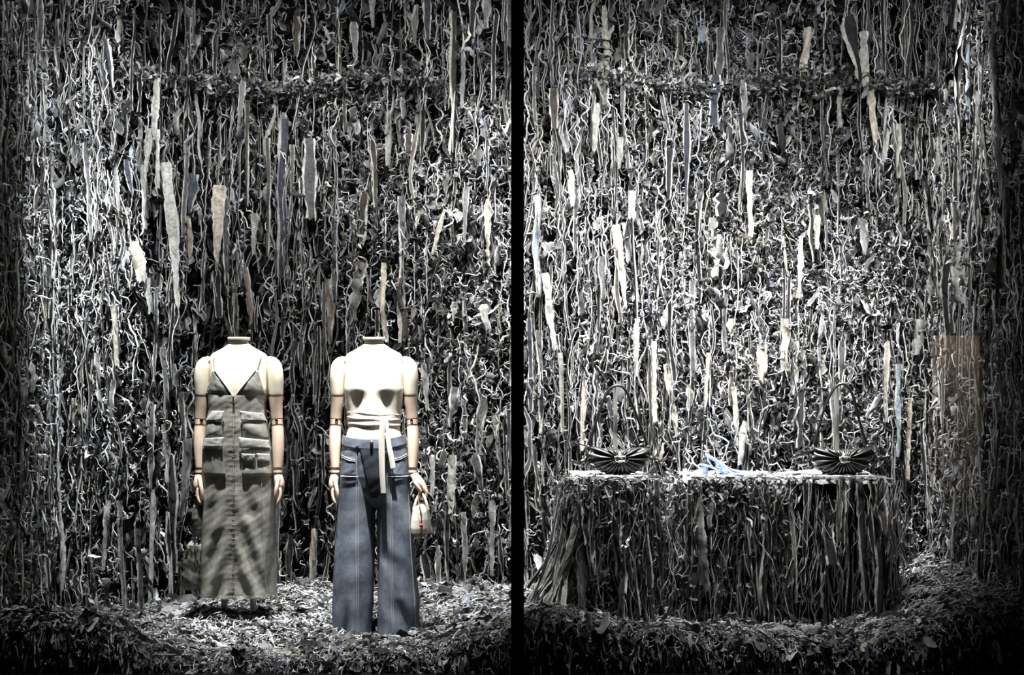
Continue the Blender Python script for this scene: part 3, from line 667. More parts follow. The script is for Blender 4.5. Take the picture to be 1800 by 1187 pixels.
def patch(B, quad, off, thick=0.004, nu=10, nv=8, puff=0.0, wrinkle=0.0, seed=0):
    """cloth piece whose four photo corners (TL,TR,BR,BL) lie on body B"""
    q = np.array(quad, float); u, v = np.meshgrid(np.linspace(0, 1, nu), np.linspace(0, 1, nv), indexing='ij')
    P = (q[0] * ((1 - u) * (1 - v))[..., None] + q[1] * (u * (1 - v))[..., None] + q[2] * (u * v)[..., None] + q[3] * ((1 - u) * v)[..., None])
    h = off + puff * (np.sin(u * math.pi) * np.sin(v * math.pi)) ** 0.6
    if wrinkle: h = h + wrinkle * pnoise(u * 6, v * 6, seed, 1.6) * np.sin(v * math.pi) ** 0.5
    top = on_front(B, P[..., 0], P[..., 1], h); bot = on_front(B, P[..., 0], P[..., 1], off - thick)
    i = np.arange(nu * nv).reshape(nu, nv); n = nu * nv
    f = np.stack([i[:-1, :-1], i[:-1, 1:], i[1:, 1:], i[1:, :-1]], -1).reshape(-1, 4)
    rim = np.concatenate([i[:, 0], i[-1, 1:], i[::-1, -1][1:], i[0, ::-1][1:-1]]); rn = np.roll(rim, -1)
    s = np.stack([rim, rn, rn + n, rim + n], -1)
    A = Acc(); A.add(np.concatenate([top.reshape(-1, 3), bot.reshape(-1, 3)]), np.concatenate([f, f[:, ::-1] + n, s]))
    return A

def seam(B, pts, off=0.0015, r=0.0012):
    P = cr(pts, max(8, len(pts) * 8)); return chain(on_front(B, P[:, 0], P[:, 1], off), r, n=5, m=len(P), round_ends=False)

def pts_at(lst, Y):
    return np.array([px2w(a, b, Y if len(c) == 0 else c[0]) for a, b, *c in lst])

# ------------------------------------------------------------------ the two mannequins
YM = 0.70
def torso_body(cx):
    rows = [(593, 18, .047, .047), (598, 18, .047, .047), (600.5, 16.0, .038, .044), (604, 17, .040, .047), (608, 21.5, .045, .052), (612, 28, .055, .058), (616, 35, .060, .064), (619.5, 42, .064, .069), (623, 47.5, .068, .074), (628, 50, .072, .079),
            (643, 50.5, .080, .086), (655, 50.5, .087, .09), (670, 50.5, .091, .092), (685, 51, .093, .09), (697, 49, .094, .085), (720, 45.5, .096, .075), (740, 44, .099, .072), (755, 46, .103, .08),
            (772, 50, .106, .092), (800, 56, .104, .105), (830, 55, .092, .100), (860, 50, .080, .088), (890, 40, .05, .05)]
    B = Body([(y, cx - w, cx + w, f, b) for y, w, f, b in rows], YM)
    x0 = (cx - 900) / F * B.D; zb = B.zpx(681)
    B.bump = lambda x, z: 0.021 * (np.exp(-((x - x0 - 0.070) / 0.038) ** 2 - ((z - zb) / np.where(z > zb, 0.075, 0.040)) ** 2) + np.exp(-((x - x0 + 0.070) / 0.038) ** 2 - ((z - zb) / np.where(z > zb, 0.075, 0.040)) ** 2))
    return B

def make_mannequin(cx, label, hold):
    B = torso_body(cx); base = ((cx - 900) / F * B.D, YM, ZF)
    m = thing('mannequin', base, label, 'mannequin', 'headless cream mannequins with jointed arms')
    S = B.D / F
    A = loft(B.rings(B.zpx(862), B.zpx(600), 150), True, True)
    ob('torso', A.mesh('torso'), M_LINEN, m)
    B.off = 0.004
    ob('neck_cap', loft(B.rings(B.zpx(599.5), B.zpx(593), 5), True, True).mesh('neck_cap'), M_LINEN, m)
    B.off = 0.0
    def W(px, py, dy=0.0): return px2w(px, py, YM + dy)
    for sd in (-1, 1):
        X = lambda d: cx + sd * d            # d pixels from the middle
        # upper arm: rounded shoulder cap down to the elbow
        sh = [(54, 633, .020, .030), (58, 637, .031, .041), (62, 646, .0385, .048), (64, 664, .040, .050), (64.5, 680, .0375, .048), (64.8, 694, .0350, .045)]
        ob('shoulder', chain([W(X(a), b, .012) for a, b, _, _ in sh], [c for *_, c, _ in sh], n=24, m=26, ry=[d for *_, d in sh]).mesh('shoulder'), M_LINEN, m)
        ua = [(64.8, 695.2, .0345, .044), (65, 710, .0325, .040), (66, 725, .030, .036), (67, 737, .029, .034)]
        ob('upper_arm', chain([W(X(a), b, .012) for a, b, _, _ in ua], [c for *_, c, _ in ua], n=22, m=18, ry=[d for *_, d in ua], round_ends=False).mesh('upper_arm'), M_WOOD, m)
        el = chain([W(X(67), 736.0, .012), W(X(67.3), 742, .010), W(X(67.5), 746, .008)], [.0285, .0275, .027], n=22, ry=[.034, .033, .032])
        e = ob('elbow_joint', el.mesh('elbow_joint'), M_WOOD, m)
        c = W(X(66.0), 739.5, -.025)
        ob('rivet', chain([c + np.array([0, -.004, 0]), c + np.array([0, .01, 0])], .0075, n=14, round_ends=False, up=(0, 0, 1)).mesh('rivet'), M_RIVET, e)
        fa = [(67.5, 747.0, .0285, .034), (68.5, 765, .0300, .036), (69, 785, .0295, .035), (69, 805, .0260, .031), (68.5, 825, .0215, .027)]
        ob('forearm', chain([W(X(a), b, .004 - (b - 748) * .0004) for a, b, _, _ in fa], [c for *_, c, _ in fa], n=22, m=24, ry=[d for *_, d in fa], round_ends=False).mesh('forearm'), M_WOOD, m)
        dyw = .004 - 78 * .0004
        ob('wrist_ring', chain([W(X(68.4), 826, dyw), W(X(68.4), 832, dyw - .002)], [.0225, .0225], n=20, ry=[.028, .028], round_ends=False).mesh('wrist_ring'), M_WOOD, m)
        H = Acc()
        if sd == hold:      # hand carrying the small bag: turned out, fingers hooked round the handle
            P = lambda a, b, d: px2w(cx + sd * a, b, YM + dyw + d)
            chain([P(68, 833, 0), P(74, 841, -.004), P(82, 851, -.006), P(88, 859, -.004)], [.021, .024, .023, .017], n=16, ry=[.027, .040, .043, .036], acc=H)
            for k, (dd, ln) in enumerate(((-.036, .95), (-.013, 1.05), (.010, 1.0), (.030, .82))):
                chain([P(86, 856, dd), P(92, 865, dd - .003), P(91, 865 + 9 * ln, dd - .004), P(85, 866 + 11 * ln, dd - .002), P(80, 864 + 8 * ln, dd)], [.0095, .009, .0085, .008, .007], n=9, acc=H)
            chain([P(71, 838, -.03), P(72, 848, -.046), P(77, 857, -.050), P(82, 864, -.046)], [.0115, .010, .009, .008], n=9, acc=H)
        else:               # relaxed hand hanging at the side of the thigh
            P = lambda a, b, d: px2w(cx + sd * a, b, YM + dyw + d)
            chain([P(68.5, 833.5, 0), P(70, 843, -.003), P(71.5, 853, -.005), P(71.5, 862, -.006)], [.020, .0235, .0235, .019], n=16, ry=[.027, .038, .042, .037], acc=H)
            for k, (dd, ln) in enumerate(((-.034, .88), (-.012, 1.0), (.010, .96), (.030, .78))):
                chain([P(71.5, 860, dd - .006), P(72.5, 860 + 11 * ln, dd - .010), P(71, 860 + 20 * ln, dd - .014), P(67.5, 860 + 27 * ln, dd - .018)], [.0098, .0092, .0085, .0068], n=9, acc=H)
            chain([P(69, 842, -.036), P(66.5, 856, -.052), P(65, 867, -.056), P(65, 878, -.054)], [.012, .0105, .0095, .0075], n=10, acc=H)
        ob('hand', H.mesh('hand'), M_WOOD, m)
        # slim leg under the clothes, foot in the scraps
        lg = [(26, 850, .060, .07), (24, 960, .055, .065), (24, 1010, .044, .052), (25, 1050, .018, .022), (26, 1090, .013, .016), (26, 1125, .014, .02)]
        ob('leg', chain([W(X(a), b, .02) for a, b, _, _ in lg], [c for *_, c, _ in lg], n=18, m=26, ry=[d for *_, d in lg]).mesh('leg'), M_LINEN, m)
    return B, m

T1, man1 = make_mannequin(420, 'headless cream mannequin wearing the long grey-green denim cargo dress', 0)
T2, man2 = make_mannequin(657.5, 'headless cream mannequin wearing the white wrap top and flared jeans', 1)

# ------------------------------------------------------------------ fabrics of the clothes
def denim(name, a, b, scale=14.0, fine=260.0, yellow=None):
    m, nt, N, L, bs = new_mat(name); bs.inputs['Roughness'].default_value = 0.85; bs.inputs['Specular IOR Level'].default_value = 0.25
    tc = N.new('ShaderNodeTexCoord')
    n1 = N.new('ShaderNodeTexNoise'); n1.inputs['Scale'].default_value = scale; n1.inputs['Detail'].default_value = 8; n1.inputs['Roughness'].default_value = 0.7
    n2 = N.new('ShaderNodeTexNoise'); n2.inputs['Scale'].default_value = fine; n2.inputs['Detail'].default_value = 3
    for n in (n1, n2): L.new(tc.outputs['Object'], n.inputs['Vector'])
    ad = N.new('ShaderNodeMath'); ad.operation = 'MULTIPLY_ADD'; ad.inputs[1].default_value = 0.45; L.new(n2.outputs['Fac'], ad.inputs[0]); L.new(n1.outputs['Fac'], ad.inputs[2])
    r = N.new('ShaderNodeValToRGB'); r.color_ramp.elements[0].position = 0.55; r.color_ramp.elements[1].position = 0.92
    r.color_ramp.elements[0].color = (*a, 1); r.color_ramp.elements[1].color = (*b, 1)
    L.new(ad.outputs[0], r.inputs['Fac']); L.new(r.outputs['Color'], bs.inputs['Base Color'])
    bp = N.new('ShaderNodeBump'); bp.inputs['Strength'].default_value = 0.35; bp.inputs['Distance'].default_value = 0.004
    L.new(ad.outputs[0], bp.inputs['Height']); L.new(bp.outputs['Normal'], bs.inputs['Normal'])
    return m
M_DRESS = denim('washed_olive_denim', (0.18, 0.18, 0.165), (0.42, 0.415, 0.36))
M_DRESSL = denim('worn_flap_denim', (0.22, 0.225, 0.215), (0.50, 0.50, 0.46), 30)
M_JEANS = denim('washed_blue_denim', (0.072, 0.087, 0.115), (0.215, 0.245, 0.295))
M_JEANSD = denim('dark_blue_front', (0.022, 0.025, 0.033), (0.055, 0.06, 0.075))
M_STITCH = plain('pale_stitching', (0.42, 0.43, 0.44), 0.8)
M_STITCHD = plain('dress_stitching', (0.34, 0.33, 0.28), 0.8)

# ------------------------------------------------------------------ denim dress
DB = Body([(690, 366, 468, .108, .088), (699, 367, 467.5, .109, .086), (721, 368, 468, .108, .082), (740, 364, 470, .115, .086), (786, 356.5, 477, .119, .11), (830, 354.5, 482, .120, .118), (900, 353.5, 484, .122, .122), (970, 352.5, 485, .128, .126), (1041, 351.5, 485.5, .135, .13), (1050, 351.5, 485.5, .135, .13)], YM)
dx0 = (417 - 900) / F * DB.D
def dress_folds(x, z):
    d = np.abs(x - dx0); t = np.clip((1.22 - z) / 0.75, 0, 1)
    v = 0.0115 * t * np.sin(2 * math.pi * (d * 10.0 + z * 4.2) + 0.6 * pnoise(x, z, 31, 6)) * np.exp(-((d - 0.085) / 0.075) ** 2)
    v = v + 0.006 * t * np.sin(x * 62 + z * 4) + 0.003 * pnoise(x, z, 33, 22.0)
    v = v - 0.006 * np.exp(-(d / 0.016) ** 2) * (0.5 + t) + 0.0009 * np.sin(z * 260) * np.exp(-(d / 0.03) ** 2)
    return v
DB.bump = dress_folds
dress = thing('denim_dress', (dx0, YM, 0.47), 'grey-green washed denim cargo dress with front zip and flap pockets', 'dress')
R = DB.rings(DB.zpx(1043), DB.zpx(694), 130, 144)
R[0:3, :, 2] += 0.004 * np.sin(np.arange(144) * 0.9)[None]
ob('dress_body', loft(R).mesh('dress_body'), M_DRESS, dress)
hem = DB.rings(DB.zpx(1044), DB.zpx(1039.5), 4, 144); DB.off = 0.003; hem = DB.rings(DB.zpx(1044.5), DB.zpx(1039), 5, 144); DB.off = 0
ob('hem', loft(hem).mesh('hem'), M_DRESSL, dress)
for q, s in ((((374, 651), (378, 651), (411, 698), (361.5, 694)), 1), (((449.6, 651), (453.6, 651), (467, 695), (413, 698)), 2)):
    cup = ob('bra_cup', patch(T1, q, .007, .006, 18, 14, wrinkle=.0022, seed=40 + s).mesh('bra_cup'), M_DRESS, dress)
    inner = [q[1], q[2]] if s == 1 else [q[0], q[3]]
    ob('cup_edging', seam(T1, [inner[0], ((inner[0][0] + inner[1][0]) / 2, (inner[0][1] + inner[1][1]) / 2), inner[1]], .009, .0026).mesh('cup_edging'), M_DRESSL, cup)
T1.off = 0.006
ob('underbust_band', loft(T1.rings(T1.zpx(702), T1.zpx(692.5), 6, 96, dip=0.004)).mesh('underbust_band'), M_DRESS, dress); T1.off = 0
for a, b in ((376, 376.4), (451.6, 459)):
    pts = on_front(T1, np.array([a, a + (b - a) * .5, b]), np.array([652, 640, 627]), .004)
    top = pts[-1] + np.array([0, .045, .010]); bk = pts[-1] + np.array([0, .12, -.04])
    ob('shoulder_strap', chain(np.vstack([pts, top, bk]), .0026, n=8).mesh('shoulder_strap'), M_DRESS, dress)
def pocket(q, off, mat, name, puff, wr, seed, parent=dress, body=DB):
    return ob(name, patch(body, q, off, .005, 12, 10, puff, wr, seed).mesh(name), mat, parent)
PK = [((363.7, 738), (391, 738), (392, 769), (361.5, 769.5)), ((357, 784), (393, 784), (397, 837), (355, 837)), ((425, 738), (470, 738), (472, 772), (426, 769)), ((425, 786), (476.5, 786), (479, 837), (426, 837))]
FL = [[((374.6, 722.3), (395.5, 722.3), (392, 739), (361.8, 740))], [((361.5, 770.5), (395.5, 768), (392, 786), (356.8, 786))], [((422.8, 722.3), (463.4, 726.7), (470, 740), (425, 739)), ((420.6, 768.3), (472.5, 773.8), (476.6, 788), (422.8, 787))], [((426, 796.8), (450, 798), (449.8, 811), (427.2, 810)), ((452.4, 796.8), (475, 798), (475.8, 811.7), (453.5, 810.6))]]
for k in range(4):
    p = pocket(PK[k], .009, M_DRESS, 'pocket', .010 if k in (0, 2) else .004, .003, 50 + k)
    for j, f in enumerate(FL[k]):
        fl = ob('flap', patch(DB, f, .021, .005, 12, 8, .002, .002, 60 + k * 3 + j).mesh('flap'), M_DRESSL, p)
ob('side_seam', seam(DB, [(361, 840), (360, 900), (359, 960), (357, 1036)]).mesh('side_seam'), M_STITCHD, dress)
ob('side_seam', seam(DB, [(459, 840), (461, 900), (463, 960), (467, 1036)], .002, .0018).mesh('side_seam'), M_STITCHD, dress)
A = Acc(); zp = np.linspace(703, 1040, 110); c = on_front(DB, 411.0 - (zp - 703) / 337 * 1.2, zp, .003)
chain(c[::6], .0032, n=6, m=60, acc=A)
for i, p in enumerate(c):
    o = np.array([.0055, 0, .0]); chain([p - o, p + np.array([0, -.002, 0]), p + o], .0014, n=4, m=4, acc=A, round_ends=False)
ob('zip', A.mesh('zip'), M_STITCHD, dress)
z0 = on_front(DB, np.array([411.0, 411.0]), np.array([697.0, 706.0]), .012)
ob('zip_pull', chain(z0, [.004, .006], n=8, ry=[.003, .003]).mesh('zip_pull'), M_METAL, dress)

# ------------------------------------------------------------------ wrap top
top = thing('wrap_top', (T2.tab[5, 0], YM, T2.zpx(748)), 'cream white cropped top wrapped round the waist with hanging tie', 'top')
T2.off = 0.005
Rt = np.concatenate([T2.rings(T2.zpx(735), T2.zpx(652), 50, 96)]); T2.off = 0.0012; Rt = np.concatenate([Rt, T2.rings(T2.zpx(645), T2.zpx(643), 2, 96)])
ob('top_body', loft(Rt).mesh('top_body'), M_TOP, top); T2.off = 0
for q in (((622, 632), (634, 629), (648, 656), (612, 656)), ((678, 629), (691, 632), (702, 656), (664, 656))):
    ob('shoulder_piece', patch(T2, q, .003, .004, 12, 10).mesh('shoulder_piece'), M_TOP, top)
n = 110; ph = np.arange(n) * 2 * math.pi / n
for k, (zc, tl, wd, of) in enumerate(((722, -2.5, 7, .007), (727, 3.0, 7, .009), (731.5, -3.0, 7, .008), (736, 2.5, 8, .010), (741, -2.0, 8, .008), (745, 1.5, 7, .008))):
    rings = []
    for s in np.linspace(-1, 1, 7):
        py = zc + tl * np.cos(ph + .3) + s * wd / 2 + .6 * np.sin(ph * 5 + k)
        z = T2.zpx(py); cx_, a_, bf_, bb_ = T2.sec(z); o = of + .004 * (1 - s * s) - .004
        Yn = np.sin(ph); rings.append(np.stack([cx_ + (a_ + o) * np.cos(ph), YM - np.where(Yn > 0, bf_ + o, bb_ + o) * Yn, z], -1))
    ob('wrap_band', loft(rings).mesh('wrap_band'), M_TOP, top)
def tie(path, wid, Yoff):
    P = cr(np.array(path, float), 24); B2 = HB
    c3 = np.array([px2w(a, b, YM - .125 - Yoff - .0 * k) for k, (a, b) in enumerate(P)])
    tw = 0.25 * np.sin(np.linspace(0, 5, 24)) + (0.4 if wid < 10 else -0.2)
    v, q, _ = sheets(c3[None], np.full((1, 24), wid / F * 6.08), tw[None], (-1, -.5, .5, 1), bulge=np.array([.002]))
    K = len(v); v2 = v + np.array([0, .003, 0]); A = Acc(); A.add(v, q); A.add(v2, q[:, ::-1])
    return A
HB = None
ob('tie', tie([(674, 742), (671, 765), (671, 800), (672, 835), (674, 867)], 10.5, .02).mesh('tie'), M_TOP, top)
ob('tie', tie([(677, 742), (681, 762), (684, 785), (688, 805), (691, 823)], 9, .012).mesh('tie'), M_TOP, top)
ob('knot', chain(pts_at([(670, 743, YM - .115), (675, 741, YM - .122), (680, 744, YM - .115)], YM), [.009, .014, .009], n=12).mesh('knot'), M_TOP, top)

# ------------------------------------------------------------------ flared jeans
JH = Body([(758, 605, 710, .112, .10), (775, 602.5, 712.5, .116, .108), (800, 600, 717, .117, .118), (835, 599, 720, .116, .122), (868, 600, 720, .100, .110), (885, 606, 714, .07, .08), (892, 614, 706, .03, .04)], YM)
LL = Body([(790, 601, 656, .10, .11), (838, 598.5, 659, .112, .12), (893, 595, 659.5, .108, .112), (977, 588, 658.5, .115, .112), (1060, 585, 656, .125, .122), (1130, 584, 651, .135, .13)], YM, 2.3)
LR = Body([(790, 657, 716, .10, .11), (838, 658, 720, .112, .12), (893, 666, 722, .108, .112), (977, 667, 728.5, .115, .112), (1060, 664.5, 738, .125, .122), (1130, 663, 735, .135, .13)], YM, 2.3)
def leg_folds(x0, sg, seed):
    def f(x, z):
        t = np.clip((1.0 - z) / 0.7, 0, 1)
        v = 0.009 * t * np.sin((x - x0) * 55 + z * 5 * sg + seed) + 0.0035 * pnoise(x, z, seed, 14.0)
        v = v - 0.028 * np.clip((0.46 - z) / 0.2, 0, 1) * np.exp(-(((x - x0) - sg * (0.03 + (0.46 - z) * 0.25)) / 0.022) ** 2)
        return v
    return f
LL.bump = leg_folds((622 - 900) / F * 6.2, -0.35, 71); LR.bump = leg_folds((697 - 900) / F * 6.2, 1.0, 72)
JH.bump = lambda x, z: 0.002 * pnoise(x, z, 73, 16.0)
jeans = thing('flared_jeans', ((657 - 900) / F * 6.2, YM, 0.235), 'blue-grey washed wide-leg flared jeans with pale front seams', 'jeans')
ob('hip_panel', loft(JH.rings(JH.zpx(892), JH.zpx(776), 60, 120, dip=.0)).mesh('hip_panel'), M_JEANS, jeans)
for B_ in (LL, LR):
    ob('trouser_leg', loft(B_.rings(B_.zpx(1126), B_.zpx(800), 110, 110)).mesh('trouser_leg'), M_JEANS, jeans)
JH.off = .004
wb = ob('waistband', loft(JH.rings(JH.zpx(778), JH.zpx(763), 9, 120, dip=.022)).mesh('waistband'), M_JEANS, jeans); JH.off = .002
ob('waist_edge', loft(JH.rings(JH.zpx(764.2), JH.zpx(762.5), 3, 120, dip=.022)).mesh('waist_edge'), M_STITCH, wb); JH.off = 0
zf = on_front(JH, np.array([653.5]), np.array([777.5]), .007)[0]
ob('button', chain([zf + np.array([0, .004, 0]), zf + np.array([0, -.004, 0])], .0085, n=16, up=(0, 0, 1)).mesh('button'), M_BUTTON, jeans)
ob('belt_loop', patch(JH, ((626.5, 769), (630.5, 770), (630, 787), (626, 786)), .009, .004, 4, 8).mesh('belt_loop'), M_JEANS, jeans)
ob('belt_loop', patch(JH, ((683, 769), (687, 768), (687.5, 785), (683.5, 786)), .009, .004, 4, 8).mesh('belt_loop'), M_JEANS, jeans)
class Mx:       # the outermost of hips and legs
    Yc = YM
    def front(s, x, z): return np.minimum(np.minimum(JH.front(x, z), np.where(x < (662 - 900) / F * 6.1, LL.front(x, z), 9)), np.where(x > (662 - 900) / F * 6.1, LR.front(x, z), 9))
MX = Mx()
ob('darker_front', patch(MX, ((631, 783), (668, 784), (664, 876), (652, 876)), .0035, .003, 16, 24).mesh('darker_front'), M_JEANSD, jeans)  # darker patch over the centre front, narrowing downwards
ob('hip_pocket', patch(MX, ((601.5, 801), (624, 809), (626, 836), (599.5, 836)), .004, .004, 12, 12, wrinkle=.002, seed=81).mesh('hip_pocket'), M_JEANS, jeans)
ob('hip_pocket', patch(MX, ((690, 808), (716, 799), (719, 836), (686, 836)), .004, .004, 12, 12, wrinkle=.002, seed=82).mesh('hip_pocket'), M_JEANS, jeans)
for pts in ([(601, 800), (612, 806), (625, 808.5)], [(600.5, 803), (612, 809), (625, 811.5)], [(689, 807.5), (702, 805), (715, 798)], [(689, 810), (702, 808), (716, 801)], [(600, 837), (614, 838), (630, 838)], [(682, 838), (700, 838), (720, 837)]):
    ob('pocket_seam', seam(MX, pts, .006, .0018).mesh('pocket_seam'), M_STITCH, jeans)
for pts, B_ in (([(627, 786), (626.5, 838), (626, 900), (626, 980), (627, 1050), (628, 1118)], MX), ([(630, 838), (629.5, 900), (629.5, 980), (630, 1050), (631, 1118)], MX), ([(684, 838), (686, 900), (687, 980), (688, 1050), (690, 1116)], MX), ([(687, 838), (689, 900), (690, 980), (691, 1050), (693, 1116)], MX), ([(718, 860), (722, 960), (729, 1060), (731, 1114)], MX)):
    ob('leg_seam', seam(B_, pts, .002, .0014).mesh('leg_seam'), M_STITCH, jeans)

# ------------------------------------------------------------------ small cream bag in the hand
YH = YM + .004 - 78 * .0004 - .004
bag = thing('handbag', tuple(px2w(740, 938, YH)), 'small cream leather handbag with red tag hanging from the hand', 'handbag')
CB = Body([(884, 733, 748, .03, .03), (888, 729, 751, .075, .075), (896, 726, 753.5, .10, .10), (910, 724, 756, .108, .108), (925, 722.5, 757.5, .112, .112), (934, 723, 757, .110, .110), (937.5, 728, 752, .10, .10)], YH, 2.8)
ob('bag_body', loft(CB.rings(CB.zpx(937.5), CB.zpx(884), 40, 72), True, True).mesh('bag_body'), M_BAGC, bag)
CB.off = .0025
ob('bottom_piping', loft(CB.rings(CB.zpx(936.6), CB.zpx(934.2), 4, 72)).mesh('bottom_piping'), M_TAN, bag); CB.off = 0
for sg in (-1, 1):
    hp = [px2w(740 + sg * 13, 897, YH - .06), px2w(740 + sg * 9, 882, YH - .055), px2w(740 + sg * 3.5, 869, YH - .03), px2w(740 + sg * 2, 866.5, YH), px2w(740 + sg * 3.5, 869, YH + .03), px2w(740 + sg * 9, 882, YH + .055), px2w(740 + sg * 13, 897, YH + .06)]
    ob('handle', chain(hp, .0065, n=10, m=40, ry=.009).mesh('handle'), M_BAGC, bag)
ob('gusset_fold', chain(pts_at([(735, 900, YH - .104), (739, 918, YH - .113), (741, 932, YH - .113)], YH), [.002, .004, .003], n=8).mesh('gusset_fold'), M_BAGC, bag)
cord = ob('cord', chain(pts_at([(736, 868, YH - .062), (736, 882, YH - .078), (739, 895, YH - .114), (741, 908, YH - .121), (740, 920, YH - .123)], YH), .0028, n=7).mesh('cord'), M_TAN, bag)
tg = px2w(740.5, 924, YH - .122)
ob('tag', chain([tg + np.array([0, .003, 0]), tg + np.array([0, -.005, 0])], .0095, n=12, up=(0, 0, 1)).mesh('tag'), M_RED, cord)

# ------------------------------------------------------------------ dark gathered pouch bag on the other mannequin's arm
YP = YM - .03
pb = thing('pouch_bag', tuple(px2w(340, 1036, YP)), 'dark crumpled drawstring pouch bag hanging beside the denim dress', 'bag')
def pouch(rows, nf, amp, name, seed):
    B_ = Body(rows, YP); z0, z1 = B_.z[0], B_.z[-1]; R_ = B_.rings(z0, z1, 44, 96)
    c_ = R_.mean(1, keepdims=True); d = norm(R_ - c_); s = np.linspace(0, 1, 44)[:, None]
    f = amp * (np.cos(np.arange(96) * 2 * math.pi / 96 * nf + 4 * s + seed) * (.3 + .7 * s) + .6 * pnoise(R_[..., 0] * 3, R_[..., 2] * 3, seed, 8))
    return ob(name, loft(R_ + d * f[..., None], True, True).mesh(name), M_POUCH, pb)
pouch([(878, 344, 354, .015, .015), (890, 340, 359, .035, .035), (910, 338.5, 360, .05, .05), (930, 340, 360, .045, .045), (944, 342, 356, .018, .018)], 7, .0045, 'upper_pouch', 5)
pouch([(950, 338, 354, .02, .02), (958, 331, 358, .05, .05), (980, 326, 359, .07, .07), (1010, 323, 359, .078, .078), (1028, 322, 359, .075, .075), (1035, 326, 356, .06, .06)], 11, .007, 'lower_pouch', 8)
ob('metal_bar', chain(pts_at([(345, 946), (342.5, 957)], YP - .06), .0045, n=8).mesh('metal_bar'), M_METAL, pb)
ob('carry_strap', chain(pts_at([(350, 872), (352, 862), (355, 850)], YP), .006, n=8).mesh('carry_strap'), M_POUCH, pb)
lk = cr(np.array([(346, 960), (338, 961), (331, 965), (326, 970), (323, 977), (321.5, 986)], float), 13)
for i, (a, b) in enumerate(lk):
    c = px2w(a, b, YP - .075 + .004 * i); nx = px2w(*(lk[min(i + 1, 12)]), YP - .075) - px2w(*(lk[max(i - 1, 0)]), YP - .075); nx = nx / np.linalg.norm(nx)
    sd = np.cross(nx, [0, 1, 0]) if i % 2 else np.array([0, 1.0, 0])
    t_ = np.arange(13) / 12 * 2 * math.pi
    loop = c + np.outer(np.cos(t_), nx) * .0085 + np.outer(np.sin(t_), sd) * .0055
    ob('chain_link', chain(loop, .0026, n=6, m=20, round_ends=False).mesh('chain_link'), M_METAL, pb)

